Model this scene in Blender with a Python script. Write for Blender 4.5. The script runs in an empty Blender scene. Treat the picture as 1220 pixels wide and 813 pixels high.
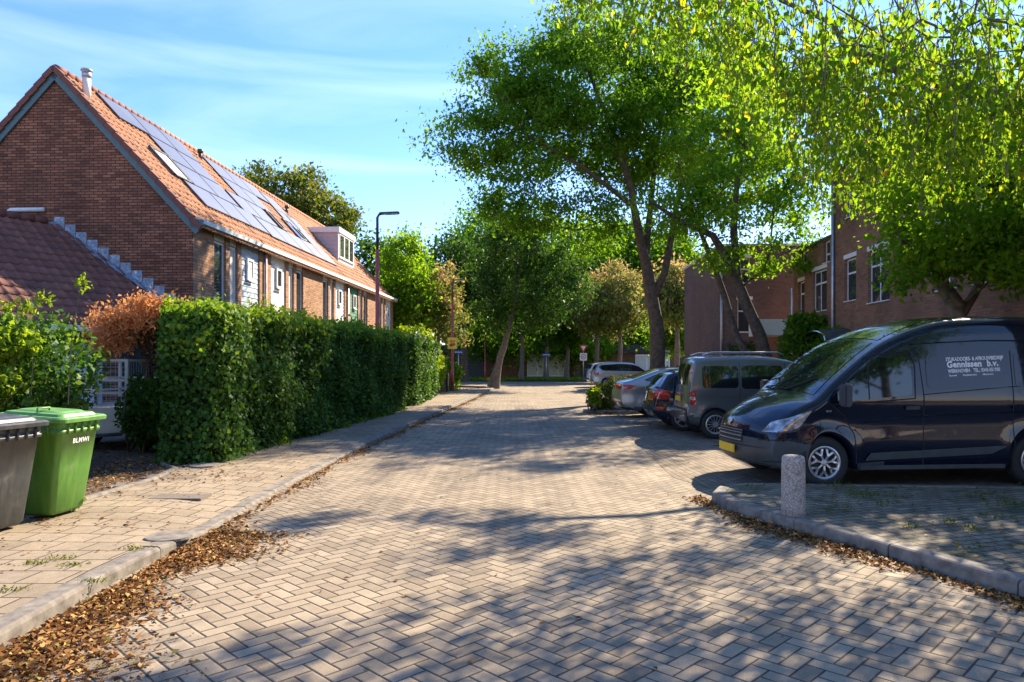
import bpy, bmesh, math, random
import numpy as np
from mathutils import Vector, Matrix
R = math.radians
rng = np.random.default_rng(7)
random.seed(7)
scene = bpy.context.scene
COL = scene.collection
CAMZ = 1.65
F = 850.0

def at(px, py, Y):
    """world point seen at photo pixel px,py when it stands at depth Y"""
    return Vector(((px - 610.0) / F * Y, Y, CAMZ + (431.5 - py) / F * Y))

# ------------------------------------------------------------------ objects
def tag(o, label=None, cat=None, group=None, kind=None):
    if label: o['label'] = label
    if cat: o['category'] = cat
    if group: o['group'] = group
    if kind: o['kind'] = kind
    return o

def thing(name, label, cat, loc=(0, 0, 0), rz=0.0, group=None):
    o = bpy.data.objects.new(name, None)
    COL.objects.link(o)
    o.location = loc
    o.rotation_euler = (0, 0, rz)
    return tag(o, label, cat, group)

def dup(root, label=None, loc=None, rz=None, group=None):
    def rec(o, parent):
        c = o.copy(); COL.objects.link(c)
        if parent is not None:
            c.parent = parent
        for ch in list(o.children):
            rec(ch, c)
        return c
    c = rec(root, None)
    if loc is not None: c.location = loc
    if rz is not None: c.rotation_euler = (0, 0, rz)
    if label: c['label'] = label
    if group: c['group'] = group
    return c

def raw_mesh(name, V, Fc, mats, parent=None, smooth=False, midx=None, attr=None):
    me = bpy.data.meshes.new(name)
    V = np.asarray(V, dtype=np.float32)
    if isinstance(Fc, np.ndarray):
        n, k = Fc.shape
        me.vertices.add(len(V)); me.vertices.foreach_set('co', V.ravel())
        me.loops.add(n * k); me.loops.foreach_set('vertex_index', Fc.astype(np.int32).ravel())
        me.polygons.add(n)
        me.polygons.foreach_set('loop_start', np.arange(0, n * k, k, dtype=np.int32))
        me.polygons.foreach_set('loop_total', np.full(n, k, dtype=np.int32))
        me.update(calc_edges=True)
    else:
        me.from_pydata([tuple(map(float, v)) for v in V], [], Fc)
    if not isinstance(mats, (list, tuple)): mats = [mats]
    for m in mats: me.materials.append(m)
    np_ = len(me.polygons)
    if midx is not None: me.polygons.foreach_set('material_index', np.asarray(midx, dtype=np.int32))
    if smooth: me.polygons.foreach_set('use_smooth', np.ones(np_, dtype=bool))
    if attr is not None:
        a = me.attributes.new('rnd', 'FLOAT', 'FACE')
        a.data.foreach_set('value', np.asarray(attr, dtype=np.float32))
    me.update()
    o = bpy.data.objects.new(name, me)
    COL.objects.link(o)
    if parent is not None: o.parent = parent
    return o

class MB:
    def __init__(s): s.v = []; s.f = []; s.m = []
    def add(s, V, Fc, mi=0):
        b = len(s.v)
        s.v += [tuple(v) for v in V]
        s.f += [tuple(b + i for i in f) for f in Fc]
        s.m += [mi] * len(Fc)
        return s
    def box(s, x0, x1, y0, y1, z0, z1, mi=0):
        V = [(x0,y0,z0),(x1,y0,z0),(x1,y1,z0),(x0,y1,z0),(x0,y0,z1),(x1,y0,z1),(x1,y1,z1),(x0,y1,z1)]
        return s.add(V, [(0,3,2,1),(4,5,6,7),(0,1,5,4),(1,2,6,5),(2,3,7,6),(3,0,4,7)], mi)
    def obox(s, c, ax, ay, az, mi=0):
        c = Vector(c); ax = Vector(ax); ay = Vector(ay); az = Vector(az)
        V = [c + i*ax + j*ay + k*az for k in (-1,1) for (i,j) in ((-1,-1),(1,-1),(1,1),(-1,1))]
        return s.add(V, [(0,3,2,1),(4,5,6,7),(0,1,5,4),(1,2,6,5),(2,3,7,6),(3,0,4,7)], mi)
    def bar(s, a, b, w, h=None, up=(0,0,1), mi=0):
        a = Vector(a); b = Vector(b); h = h or w
        d = (b - a); L = d.length; d.normalize()
        x = d.cross(Vector(up))
        if x.length < 1e-4: x = d.cross(Vector((1,0,0)))
        x.normalize(); y = x.cross(d)
        return s.obox((a+b)/2, d*L/2, x*w/2, y*h/2, mi)
    def tube(s, pts, r, n=8, mi=0, cap=True):
        pts = [Vector(p) for p in pts]
        rs = r if isinstance(r, (list, tuple, np.ndarray)) else [r]*len(pts)
        V = []; Fc = []; prev = None
        for i, p in enumerate(pts):
            d = (pts[min(i+1,len(pts)-1)] - pts[max(i-1,0)])
            if d.length < 1e-9: d = Vector((0,0,1))
            d.normalize()
            if prev is None:
                x = d.cross(Vector((0,0,1)))
                if x.length < 1e-3: x = Vector((1,0,0))
            else:
                x = prev - d*prev.dot(d)
                if x.length < 1e-4: x = d.orthogonal()
            x.normalize(); prev = x; y = d.cross(x)
            for k in range(n):
                a = 2*math.pi*k/n
                V.append(p + (x*math.cos(a) + y*math.sin(a))*rs[i])
        for i in range(len(pts)-1):
            for k in range(n):
                Fc.append((i*n+k, i*n+(k+1)%n, (i+1)*n+(k+1)%n, (i+1)*n+k))
        if cap:
            Fc.append(tuple(range(n-1,-1,-1))); Fc.append(tuple((len(pts)-1)*n+k for k in range(n)))
        return s.add(V, Fc, mi)
    def lathe(s, prof, n=24, mi=0, axis='z', c=(0,0,0), cap=True):
        V = []; Fc = []
        for (r, h) in prof:
            for k in range(n):
                a = 2*math.pi*k/n
                if axis == 'z': V.append((c[0]+r*math.cos(a), c[1]+r*math.sin(a), c[2]+h))
                else: V.append((c[0]+r*math.cos(a), c[1]+h, c[2]+r*math.sin(a)))
        for i in range(len(prof)-1):
            for k in range(n):
                q = (i*n+k, i*n+(k+1)%n, (i+1)*n+(k+1)%n, (i+1)*n+k)
                Fc.append(q if axis == 'z' else q[::-1])
        if cap:
            if prof[0][0] > 1e-6: Fc.append(tuple(range(n-1,-1,-1)) if axis=='z' else tuple(range(n)))
            if prof[-1][0] > 1e-6:
                t = tuple((len(prof)-1)*n+k for k in range(n)); Fc.append(t if axis=='z' else t[::-1])
        return s.add(V, Fc, mi)
    def prism(s, poly, z0, z1, mi=0):
        n = len(poly)
        V = [(p[0],p[1],z0) for p in poly] + [(p[0],p[1],z1) for p in poly]
        Fc = [tuple(range(n-1,-1,-1)), tuple(range(n,2*n))] + [(i,(i+1)%n,n+(i+1)%n,n+i) for i in range(n)]
        return s.add(V, Fc, mi)
    def quad(s, a, b, c, d, mi=0): return s.add([a,b,c,d], [(0,1,2,3)], mi)
    def build(s, name, mats, parent=None, smooth=False, bevel=0.0, seg=2):
        o = raw_mesh(name, s.v, s.f, mats, parent, smooth, s.m)
        if bevel > 0:
            bm = bmesh.new(); bm.from_mesh(o.data)
            es = [e for e in bm.edges if len(e.link_faces) == 2 and e.calc_face_angle(0) > 0.5]
            bmesh.ops.bevel(bm, geom=es, offset=bevel, segments=seg, affect='EDGES', clamp_overlap=True)
            bm.to_mesh(o.data); bm.free()
        return o

# ------------------------------------------------------------------ materials
class NT:
    def __init__(s, name):
        s.mat = bpy.data.materials.new(name); s.mat.use_nodes = True
        s.nt = s.mat.node_tree; s.n = s.nt.nodes; s.l = s.nt.links
        s.bsdf = s.n['Principled BSDF']; s.out = s.n['Material Output']
    def new(s, t, **kw):
        n = s.n.new(t)
        for k, v in kw.items(): setattr(n, k, v)
        return n
    def link(s, a, b): s.l.new(a, b)
    def set(s, sock, v):
        if isinstance(v, bpy.types.NodeSocket): s.l.new(v, sock)
        elif isinstance(v, (tuple, list)): sock.default_value = (*v, 1.0) if (len(v) == 3 and sock.type == 'RGBA') else v
        else: sock.default_value = v
    def m(s, op, a, b=0.0, c=0.0):
        n = s.new('ShaderNodeMath', operation=op)
        s.set(n.inputs[0], a); s.set(n.inputs[1], b); s.set(n.inputs[2], c)
        return n.outputs[0]
    def mix(s, f, a, b, mode='MIX'):
        n = s.new('ShaderNodeMix', data_type='RGBA', blend_type=mode)
        s.set(n.inputs[0], f); s.set(n.inputs[6], a); s.set(n.inputs[7], b)
        return n.outputs[2]
    def noise(s, scale, vec=None, detail=3.0, rough=0.55, dist=0.0):
        n = s.new('ShaderNodeTexNoise')
        n.inputs['Scale'].default_value = scale; n.inputs['Detail'].default_value = detail
        n.inputs['Roughness'].default_value = rough; n.inputs['Distortion'].default_value = dist
        if vec is not None: s.link(vec, n.inputs['Vector'])
        return n.outputs['Fac']
    def ramp(s, f, stops, interp='LINEAR'):
        n = s.new('ShaderNodeValToRGB'); n.color_ramp.interpolation = interp
        e = n.color_ramp.elements
        while len(e) < len(stops): e.new(0.5)
        for i, (p, c) in enumerate(stops):
            e[i].position = p; e[i].color = (*c, 1.0) if len(c) == 3 else c
        s.set(n.inputs[0], f)
        return n.outputs[0]
    def sm(s, v, a, b, lo=0.0, hi=1.0):
        n = s.new('ShaderNodeMapRange', interpolation_type='SMOOTHSTEP')
        s.set(n.inputs[0], v); n.inputs[1].default_value = a; n.inputs[2].default_value = b
        n.inputs[3].default_value = lo; n.inputs[4].default_value = hi
        return n.outputs[0]
    def obj(s): return s.new('ShaderNodeTexCoord').outputs['Object']
    def geo(s): return s.new('ShaderNodeNewGeometry').outputs['Position']
    def sep(s, v):
        n = s.new('ShaderNodeSeparateXYZ'); s.link(v, n.inputs[0]); return n.outputs
    def comb(s, x, y, z=0.0):
        n = s.new('ShaderNodeCombineXYZ'); s.set(n.inputs[0], x); s.set(n.inputs[1], y); s.set(n.inputs[2], z); return n.outputs[0]
    def bump(s, h, strength=0.5, dist=0.01):
        n = s.new('ShaderNodeBump'); n.inputs['Strength'].default_value = strength; n.inputs['Distance'].default_value = dist
        s.set(n.inputs['Height'], h); s.link(n.outputs[0], s.bsdf.inputs['Normal']); return n
    def fin(s, base=None, rough=None, metal=None, spec=None, coat=None):
        if base is not None: s.set(s.bsdf.inputs['Base Color'], base)
        if rough is not None: s.set(s.bsdf.inputs['Roughness'], rough)
        if metal is not None: s.set(s.bsdf.inputs['Metallic'], metal)
        if spec is not None: s.set(s.bsdf.inputs['Specular IOR Level'], spec)
        if coat is not None:
            s.bsdf.inputs['Coat Weight'].default_value = coat; s.bsdf.inputs['Coat Roughness'].default_value = 0.03
        return s.mat

def plain(name, col, rough=0.6, metal=0.0, var=0.12, scale=6.0, bump=0.0, spec=0.5, coat=None, bscale=None):
    t = NT(name); p = t.obj()
    n = t.noise(scale, p, 4.0)
    d = tuple(c*(1-var) for c in col); l = tuple(min(1, c*(1+var)) for c in col)
    t.fin(t.ramp(n, [(0.3, d), (0.7, l)]), rough, metal, spec, coat)
    if bump: t.bump(t.noise(bscale or scale*6, p, 4.0), 0.4, bump)
    return t.mat

def herringbone(name, cols, size=0.108, rot=45.0, org=(0,0)):
    t = NT(name); p = t.geo(); x, y, z = t.sep(p)
    wob = t.noise(1.3, p, 2.0)
    x = t.m('ADD', x, t.m('MULTIPLY', t.m('SUBTRACT', wob, 0.5), 0.03))
    c, s_ = math.cos(R(rot))/size, math.sin(R(rot))/size
    u = t.m('ADD', t.m('ADD', t.m('MULTIPLY', x, c), t.m('MULTIPLY', y, s_)), 400.0 + org[0])
    v = t.m('ADD', t.m('ADD', t.m('MULTIPLY', x, -s_), t.m('MULTIPLY', y, c)), 400.0 + org[1])
    i = t.m('FLOOR', u); j = t.m('FLOOR', v); fu = t.m('FRACT', u); fv = t.m('FRACT', v)
    mm = t.m('FLOORED_MODULO', t.m('ADD', t.m('SUBTRACT', i, j), 0.01), 4.0); mm = t.m('FLOOR', mm)
    is0 = t.m('COMPARE', mm, 0.0, 0.1); is1 = t.m('COMPARE', mm, 1.0, 0.1)
    is2 = t.m('COMPARE', mm, 2.0, 0.1); is3 = t.m('COMPARE', mm, 3.0, 0.1)
    dl = t.m('ADD', fu, is1); dr = t.m('ADD', t.m('SUBTRACT', 1.0, fu), is0)
    db = t.m('ADD', fv, is2); dt = t.m('ADD', t.m('SUBTRACT', 1.0, fv), is3)
    d = t.m('MINIMUM', t.m('MINIMUM', dl, dr), t.m('MINIMUM', db, dt))
    idv = t.comb(t.m('ADD', t.m('SUBTRACT', i, is1), 0.5), t.m('ADD', t.m('SUBTRACT', j, is2), 0.5), 0.5)
    wn = t.new('ShaderNodeTexWhiteNoise', noise_dimensions='3D'); t.link(idv, wn.inputs[0])
    fine = t.noise(170.0, p, 2.0, 0.7); blot = t.noise(0.55, p, 4.0, 0.6); mid = t.noise(9.0, p, 3.0)
    col = t.ramp(wn.outputs['Value'], cols)
    col = t.mix(0.75, col, t.ramp(fine, [(0.3, (0.45,0.45,0.45)), (0.5, (0.95,0.95,0.95)), (0.6, (1.0,1.0,1.0)), (0.7, (2.3,2.2,2.1))]), 'MULTIPLY')
    col = t.mix(1.0, col, t.ramp(blot, [(0.3, (0.78,0.77,0.76)), (0.65, (1.12,1.1,1.07))]), 'MULTIPLY')
    col = t.mix(0.5, col, t.ramp(mid, [(0.3, (0.75,0.75,0.75)), (0.7, (1.15,1.15,1.15))]), 'MULTIPLY')
    thr = t.m('MULTIPLY_ADD', mid, 0.08, 0.018)
    st_ = t.noise(0.9, t.comb(t.m('MULTIPLY', x, 1.0), t.m('MULTIPLY', y, 0.35)), 6.0, 0.7, 0.6)
    col = t.mix(t.sm(st_, 0.5, 0.68, 0.0, 0.62), col, (0.12, 0.098, 0.075))
    jn = t.m('SUBTRACT', 1.0, t.sm(t.m('DIVIDE', d, thr), 0.5, 1.3))
    tilt = t.m('MULTIPLY', wn.outputs['Value'], 0.35)
    col = t.mix(t.m('MULTIPLY', jn, 0.92), col, (0.035, 0.03, 0.024))
    h = t.m('ADD', t.m('ADD', t.m('MULTIPLY', t.sm(d, 0.0, 0.13), 1.0), t.m('MULTIPLY', fine, 0.25)), tilt)
    t.bump(h, 0.8, 0.007)
    return t.fin(col, 0.85, spec=0.3)

def pavers(name, w, h, cols, mortar, rotz=0.0, offset=0.5, msize=0.02, bumpd=0.005, fine_s=170.0, moss=None):
    t = NT(name); p = t.geo()
    mp = t.new('ShaderNodeMapping'); mp.inputs['Rotation'].default_value = (0, 0, R(rotz)); t.link(p, mp.inputs['Vector'])
    b = t.new('ShaderNodeTexBrick'); b.offset = offset
    t.link(mp.outputs[0], b.inputs['Vector'])
    b.inputs['Scale'].default_value = 1.0; b.inputs['Brick Width'].default_value = w; b.inputs['Row Height'].default_value = h
    b.inputs['Mortar Size'].default_value = msize*h; b.inputs['Mortar Smooth'].default_value = 0.3; b.inputs['Bias'].default_value = 0.0
    b.inputs['Color1'].default_value = (0,0,0,1); b.inputs['Color2'].default_value = (1,1,1,1); b.inputs['Mortar'].default_value = (0.5,0.5,0.5,1)
    fine = t.noise(fine_s, p, 2.0, 0.7); blot = t.noise(0.8, p, 4.0, 0.6); mid = t.noise(12.0, p, 3.0)
    col = t.ramp(b.outputs['Color'], cols)
    col = t.mix(0.7, col, t.ramp(fine, [(0.3, (0.5,0.5,0.5)), (0.6, (1,1,1)), (0.74, (1.6,1.55,1.5))]), 'MULTIPLY')
    col = t.mix(1.0, col, t.ramp(blot, [(0.3, (0.75,0.74,0.72)), (0.65, (1.1,1.1,1.08))]), 'MULTIPLY')
    col = t.mix(0.5, col, t.ramp(mid, [(0.3, (0.7,0.7,0.7)), (0.7, (1.15,1.15,1.15))]), 'MULTIPLY')
    if moss:
        mn = t.noise(2.2, p, 5.0, 0.65)
        col = t.mix(t.sm(mn, 0.5, 0.66), col, moss)
    col = t.mix(t.m('MULTIPLY', b.outputs['Fac'], 0.9), col, mortar)
    hh = t.m('ADD', t.m('SUBTRACT', 1.0, b.outputs['Fac']), t.m('MULTIPLY', fine, 0.3))
    t.bump(hh, 0.7, bumpd)
    return t.fin(col, 0.88, spec=0.3)

def brickwall(name, cols, mortar, w=0.22, h=0.066, stain=0.35, msize=0.011):
    t = NT(name); p = t.obj(); x, y, z = t.sep(p)
    v = t.comb(t.m('ADD', x, y), z)
    b = t.new('ShaderNodeTexBrick'); t.link(v, b.inputs['Vector'])
    b.inputs['Scale'].default_value = 1.0; b.inputs['Brick Width'].default_value = w; b.inputs['Row Height'].default_value = h
    b.inputs['Mortar Size'].default_value = msize*0.75; b.inputs['Mortar Smooth'].default_value = 0.2
    b.inputs['Color1'].default_value = (0,0,0,1); b.inputs['Color2'].default_value = (1,1,1,1); b.inputs['Mortar'].default_value = (0.5,0.5,0.5,1)
    col = t.ramp(b.outputs['Color'], cols)
    blot = t.noise(0.7, p, 5.0, 0.65); fine = t.noise(35.0, p, 3.0)
    col = t.mix(0.6, col, t.ramp(fine, [(0.3, (0.65,0.65,0.65)), (0.7, (1.2,1.2,1.2))]), 'MULTIPLY')
    col = t.mix(1.0, col, t.ramp(blot, [(0.35, (1-stain,1-stain,1-stain)), (0.6, (1.1,1.08,1.05))]), 'MULTIPLY')
    col = t.mix(b.outputs['Fac'], col, mortar)
    t.bump(t.m('ADD', t.m('SUBTRACT', 1.0, b.outputs['Fac']), t.m('MULTIPLY', fine, 0.4)), 0.7, 0.006)
    return t.fin(col, 0.9, spec=0.25)

def leafmat(name, stops, trans=0.45, tcol=(1.6, 1.5, 0.5), rough=0.45, spec=0.4):
    t = NT(name)
    a = t.new('ShaderNodeAttribute'); a.attribute_name = 'rnd'
    col = t.ramp(a.outputs['Fac'], stops)
    t.fin(col, max(rough, 0.55), spec=spec*0.3)
    tr = t.new('ShaderNodeBsdfTranslucent')
    t.set(tr.inputs[0], t.mix(1.0, col, tcol, 'MULTIPLY'))
    ms = t.new('ShaderNodeMixShader'); ms.inputs[0].default_value = trans
    t.link(t.bsdf.outputs[0], ms.inputs[1]); t.link(tr.outputs[0], ms.inputs[2]); t.link(ms.outputs[0], t.out.inputs['Surface'])
    return t.mat

def paint(name, col, rough=0.28, metal=0.0, flake=0.0):
    t = NT(name); p = t.obj()
    n = t.noise(2.5, p, 4.0)
    dirt = t.noise(11.0, p, 5.0, 0.7)
    c = t.mix(t.sm(dirt, 0.5, 0.85, 0.0, 0.06), tuple(col), (0.16, 0.14, 0.12))
    t.fin(c, rough, metal, 0.5 if metal else 0.08, 1.0)
    t.bsdf.inputs['Coat Roughness'].default_value = 0.04
    t.set(t.bsdf.inputs['Coat Roughness'], t.sm(dirt, 0.45, 0.8, 0.025, 0.16))
    t.bump(t.noise(1.7, p, 1.0), 0.12, 0.02)
    return t.mat

M = {}
M['road'] = herringbone('road_clinker', [(0.0,(0.25,0.198,0.138)),(0.35,(0.325,0.262,0.182)),(0.7,(0.385,0.312,0.22)),(1.0,(0.3,0.245,0.174))])
M['bay'] = pavers('bay_clinker', 0.21, 0.105, [(0,(0.2,0.155,0.11)),(1,(0.32,0.25,0.175))], (0.03,0.027,0.022), rotz=87.0, msize=0.06)
M['island'] = pavers('island_clinker', 0.21, 0.105, [(0,(0.19,0.16,0.115)),(1,(0.31,0.26,0.19))], (0.03,0.03,0.02), rotz=-17.0, msize=0.09, moss=(0.075,0.08,0.045))
M['walk'] = pavers('sidewalk_tiles', 0.3, 0.3, [(0,(0.29,0.228,0.158)),(0.5,(0.39,0.31,0.215)),(1,(0.33,0.265,0.188))], (0.05,0.04,0.03), rotz=3.0, msize=0.03)
M['kerb'] = plain('kerb_concrete', (0.19,0.165,0.135), 0.85, var=0.45, scale=9.0, bump=0.004)
M['soil'] = plain('garden_soil', (0.10,0.075,0.05), 0.95, var=0.4, scale=5.0, bump=0.03, bscale=25)
M['ground'] = plain('ground_soil', (0.13,0.11,0.07), 0.95, var=0.3, scale=2.0, bump=0.02)
M['grass'] = plain('verge_turf', (0.12,0.15,0.045), 0.9, var=0.35, scale=3.0, bump=0.03)
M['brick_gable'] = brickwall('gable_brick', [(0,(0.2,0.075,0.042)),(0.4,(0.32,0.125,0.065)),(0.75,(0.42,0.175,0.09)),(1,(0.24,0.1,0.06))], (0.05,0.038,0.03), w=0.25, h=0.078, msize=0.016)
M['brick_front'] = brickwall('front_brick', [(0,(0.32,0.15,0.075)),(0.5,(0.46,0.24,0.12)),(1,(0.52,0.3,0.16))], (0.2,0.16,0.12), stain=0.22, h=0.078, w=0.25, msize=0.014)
M['brick_right'] = brickwall('right_brick', [(0,(0.26,0.12,0.065)),(0.5,(0.38,0.18,0.1)),(1,(0.31,0.15,0.085))], (0.17,0.13,0.1), stain=0.4, h=0.075, w=0.25, msize=0.014)
M['brick_dark'] = brickwall('dark_brick', [(0,(0.14,0.09,0.075)),(0.5,(0.2,0.13,0.105)),(1,(0.17,0.12,0.1))], (0.12,0.1,0.09), stain=0.25)
M['brick_pink'] = brickwall('pale_brick', [(0,(0.38,0.21,0.17)),(1,(0.48,0.28,0.22))], (0.36,0.28,0.24), stain=0.15)
def tilemat(name, a, b, dark):
    t = NT(name); p = t.obj()
    n = t.noise(1.2, p, 5.0, 0.7); n2 = t.noise(14.0, p, 4.0, 0.7)
    at_ = t.new('ShaderNodeAttribute'); at_.attribute_name = 'rnd'
    col = t.mix(at_.outputs['Fac'], a, b)
    col = t.mix(t.sm(n, 0.5, 0.72, 0.0, 0.6), col, dark)
    col = t.mix(0.5, col, t.ramp(n2, [(0.3,(0.6,0.6,0.6)),(0.7,(1.25,1.25,1.25))]), 'MULTIPLY')
    t.bump(n2, 0.4, 0.004)
    return t.fin(col, 0.75, spec=0.3)
M['tile'] = tilemat('orange_tile', (0.36,0.15,0.07), (0.5,0.225,0.105), (0.18,0.1,0.065))
M['tile_dark'] = tilemat('brown_tile', (0.2,0.08,0.055), (0.28,0.115,0.075), (0.11,0.06,0.045))
M['white'] = plain('white_paint', (0.78,0.77,0.73), 0.5, var=0.06)
M['cream'] = plain('cream_render', (0.8,0.74,0.62), 0.7, var=0.06)
M['greypaint'] = plain('greyblue_boards', (0.42,0.49,0.52), 0.6, var=0.1)
M['greenpaint'] = plain('green_boards', (0.09,0.24,0.14), 0.6, var=0.15)
M['lilac'] = plain('lilac_shade_and_trim', (0.55,0.46,0.46), 0.6, var=0.1)
M['verdigris'] = plain('dark_green_trim', (0.075,0.14,0.14), 0.5, var=0.12)
M['gutter'] = plain('gutter_greygreen', (0.5,0.56,0.53), 0.5, var=0.08)
M['lead'] = None
t = NT('lead_flashing'); p = t.obj(); n = t.noise(9.0, p, 6.0, 0.75, 1.0)
M['lead'] = t.fin(t.ramp(n, [(0.35,(0.12,0.14,0.16)),(0.55,(0.33,0.38,0.43)),(0.68,(0.7,0.74,0.78))]), 0.6, 0.1)
M['glass'] = None
def glassm(name, col, ior=1.7):
    t = NT(name); p = t.obj()
    n = t.noise(3.0, p, 3.0)
    t.fin(t.ramp(n, [(0.3, col), (0.7, tuple(c*1.5 for c in col))]), 0.03, 0.0, 0.5)
    t.bsdf.inputs['IOR'].default_value = ior
    t.bump(t.noise(0.9, p, 1.0), 0.05, 0.05)
    return t.mat
M['glass'] = glassm('window_glass', (0.03,0.035,0.037))
M['carglass'] = glassm('car_glass', (0.008,0.011,0.011), 1.75)
M['curtain'] = plain('net_curtain', (0.62,0.58,0.5), 0.8, var=0.15, scale=9)
# solar panel: dark cells with a fine grid
t = NT('solar_cells'); p = t.obj(); x, y, z = t.sep(p)
M['solar'] = t.fin(t.ramp(t.noise(0.8, p, 3.0), [(0.3,(0.05,0.06,0.075)),(0.7,(0.09,0.1,0.12))]), 0.36, 0.0, 0.5, 1.0)
t.bsdf.inputs['IOR'].default_value = 2.1
t.bsdf.inputs['Coat Roughness'].default_value = 0.3; t.bsdf.inputs['Coat Weight'].default_value = 0.25; t.bsdf.inputs['IOR'].default_value = 1.7
M['solarframe'] = plain('panel_frame', (0.05,0.05,0.055), 0.4, 0.5)
M['metal'] = plain('galvanised', (0.45,0.46,0.46), 0.45, 0.8, var=0.15)
M['polered'] = plain('oxide_red_pole', (0.42,0.06,0.04), 0.45, var=0.15, coat=0.3)
M['poledark'] = plain('dark_lamp_metal', (0.07,0.06,0.065), 0.4, 0.3)
M['black'] = plain('black_rubber', (0.018,0.018,0.018), 0.75, var=0.3)
M['dkplastic'] = plain('dark_plastic', (0.045,0.05,0.055), 0.5, var=0.2)
M['trimplastic'] = plain('grey_trim_plastic', (0.045,0.055,0.06), 0.5, var=0.2)
M['bark'] = plain('bark', (0.11,0.075,0.05), 0.95, var=0.45, scale=7.0, bump=0.03, bscale=16)
M['bark2'] = plain('bark_grey', (0.16,0.125,0.09), 0.95, var=0.4, scale=6.0, bump=0.02, bscale=16)
M['concrete'] = None
t = NT('bollard_concrete'); p = t.obj(); n1 = t.noise(60, p, 3, 0.7); n2 = t.noise(4.5, p, 6, 0.7, 1.5)
c = t.ramp(n1, [(0.3,(0.15,0.13,0.11)),(0.5,(0.34,0.3,0.26)),(0.68,(0.58,0.52,0.46))])
c = t.mix(t.sm(n2, 0.5, 0.7, 0, 0.75), c, (0.075,0.065,0.055)); t.bump(n1, 0.7, 0.006)
M['concrete'] = t.fin(c, 0.9)
def streaked(name, a, b):
    t = NT(name); p = t.obj(); x, y, z = t.sep(p)
    n = t.noise(1.0, t.comb(t.m('MULTIPLY', x, 14), t.m('MULTIPLY', y, 14), t.m('MULTIPLY', z, 2.0)), 5, 0.65)
    n2 = t.noise(4.0, p, 5, 0.7)
    c = t.mix(t.sm(n, 0.35, 0.75), a, b)
    c = t.mix(t.sm(n2, 0.55, 0.8, 0, 0.4), c, (0.3,0.27,0.2))
    r = t.sm(n2, 0.3, 0.7, 0.32, 0.55)
    return t.fin(c, r)
M['bingreen'] = streaked('bin_green', (0.08,0.22,0.03), (0.13,0.31,0.045))
M['bingreenlid'] = streaked('bin_lid_green', (0.11,0.27,0.06), (0.18,0.37,0.1))
M['bingrey'] = streaked('bin_grey', (0.04,0.047,0.05), (0.085,0.088,0.085))
M['wood'] = plain('weathered_wood', (0.33,0.24,0.15), 0.85, var=0.3, scale=10)
M['trailer'] = plain('trailer_paint', (0.52,0.46,0.36), 0.5, var=0.12)
M['orange'] = plain('sign_orange', (0.8,0.22,0.02), 0.5); M['yellow'] = plain('sign_yellow', (0.8,0.62,0.02), 0.5)
M['red'] = plain('sign_red', (0.62,0.03,0.03), 0.4); M['blue'] = plain('sign_blue', (0.03,0.09,0.35), 0.4)
M['plate'] = plain('plate_yellow', (0.75,0.5,0.03), 0.45)
M['lampred'] = plain('tail_red', (0.5,0.012,0.012), 0.12, coat=1.0); M['lampclear'] = plain('lamp_clear', (0.34,0.36,0.37), 0.1, 0.5, var=0.7, scale=16, coat=1.0)
M['rim'] = plain('alloy', (0.52,0.52,0.53), 0.3, 0.7); M['chrome'] = plain('chrome', (0.7,0.7,0.7), 0.12, 1.0)
M['white_txt'] = plain('white_lettering', (0.93,0.93,0.93), 0.5, var=0.02)
M['lowbrick'] = brickwall('low_brown_brick', [(0,(0.15,0.07,0.04)),(1,(0.24,0.11,0.06))], (0.12,0.08,0.06), h=0.1, w=0.35)
M['fascia'] = plain('dark_fascia', (0.035,0.03,0.03), 0.7)
M['paleblk'] = plain('pale_render', (0.6,0.57,0.53), 0.8)
# leaves
M['leaf_big'] = leafmat('leaf_mid_green', [(0,(0.05,0.13,0.012)),(0.5,(0.085,0.2,0.018)),(0.9,(0.14,0.26,0.025)),(1,(0.22,0.29,0.03))], 0.55, (2.0,1.8,0.5))
M['leaf_light'] = leafmat('leaf_light_green', [(0,(0.07,0.16,0.015)),(0.5,(0.12,0.25,0.02)),(0.9,(0.19,0.31,0.03)),(1,(0.3,0.32,0.03))], 0.58, (2.0,1.8,0.45))
M['leaf_birch'] = leafmat('leaf_yellow_green', [(0,(0.09,0.19,0.015)),(0.6,(0.17,0.3,0.02)),(0.92,(0.25,0.35,0.025)),(1,(0.4,0.32,0.03))], 0.66, (1.7,1.65,0.7))
M['leaf_dark'] = leafmat('leaf_dark_green', [(0,(0.025,0.07,0.014)),(0.6,(0.05,0.12,0.02)),(1,(0.1,0.18,0.03))], 0.35, (1.7,1.7,0.6))
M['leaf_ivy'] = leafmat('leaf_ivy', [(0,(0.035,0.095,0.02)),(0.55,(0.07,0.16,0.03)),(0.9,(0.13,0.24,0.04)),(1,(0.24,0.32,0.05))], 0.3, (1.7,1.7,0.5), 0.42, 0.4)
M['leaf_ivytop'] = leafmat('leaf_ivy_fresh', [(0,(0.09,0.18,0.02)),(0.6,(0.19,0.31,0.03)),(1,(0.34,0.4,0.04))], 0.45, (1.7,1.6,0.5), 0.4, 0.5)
M['leaf_olive'] = leafmat('leaf_olive', [(0,(0.07,0.12,0.025)),(0.5,(0.12,0.17,0.03)),(1,(0.22,0.2,0.045))], 0.4, (1.7,1.5,0.5))
M['leaf_blush'] = leafmat('leaf_autumn', [(0,(0.09,0.17,0.03)),(0.5,(0.18,0.23,0.05)),(0.78,(0.36,0.3,0.12)),(1,(0.55,0.38,0.24))], 0.45, (1.4,1.2,0.8))
M['leaf_orange'] = leafmat('leaf_maple_orange', [(0,(0.42,0.17,0.06)),(0.5,(0.64,0.32,0.13)),(1,(0.72,0.45,0.2))], 0.45, (1.3,1.1,0.8))
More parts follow.
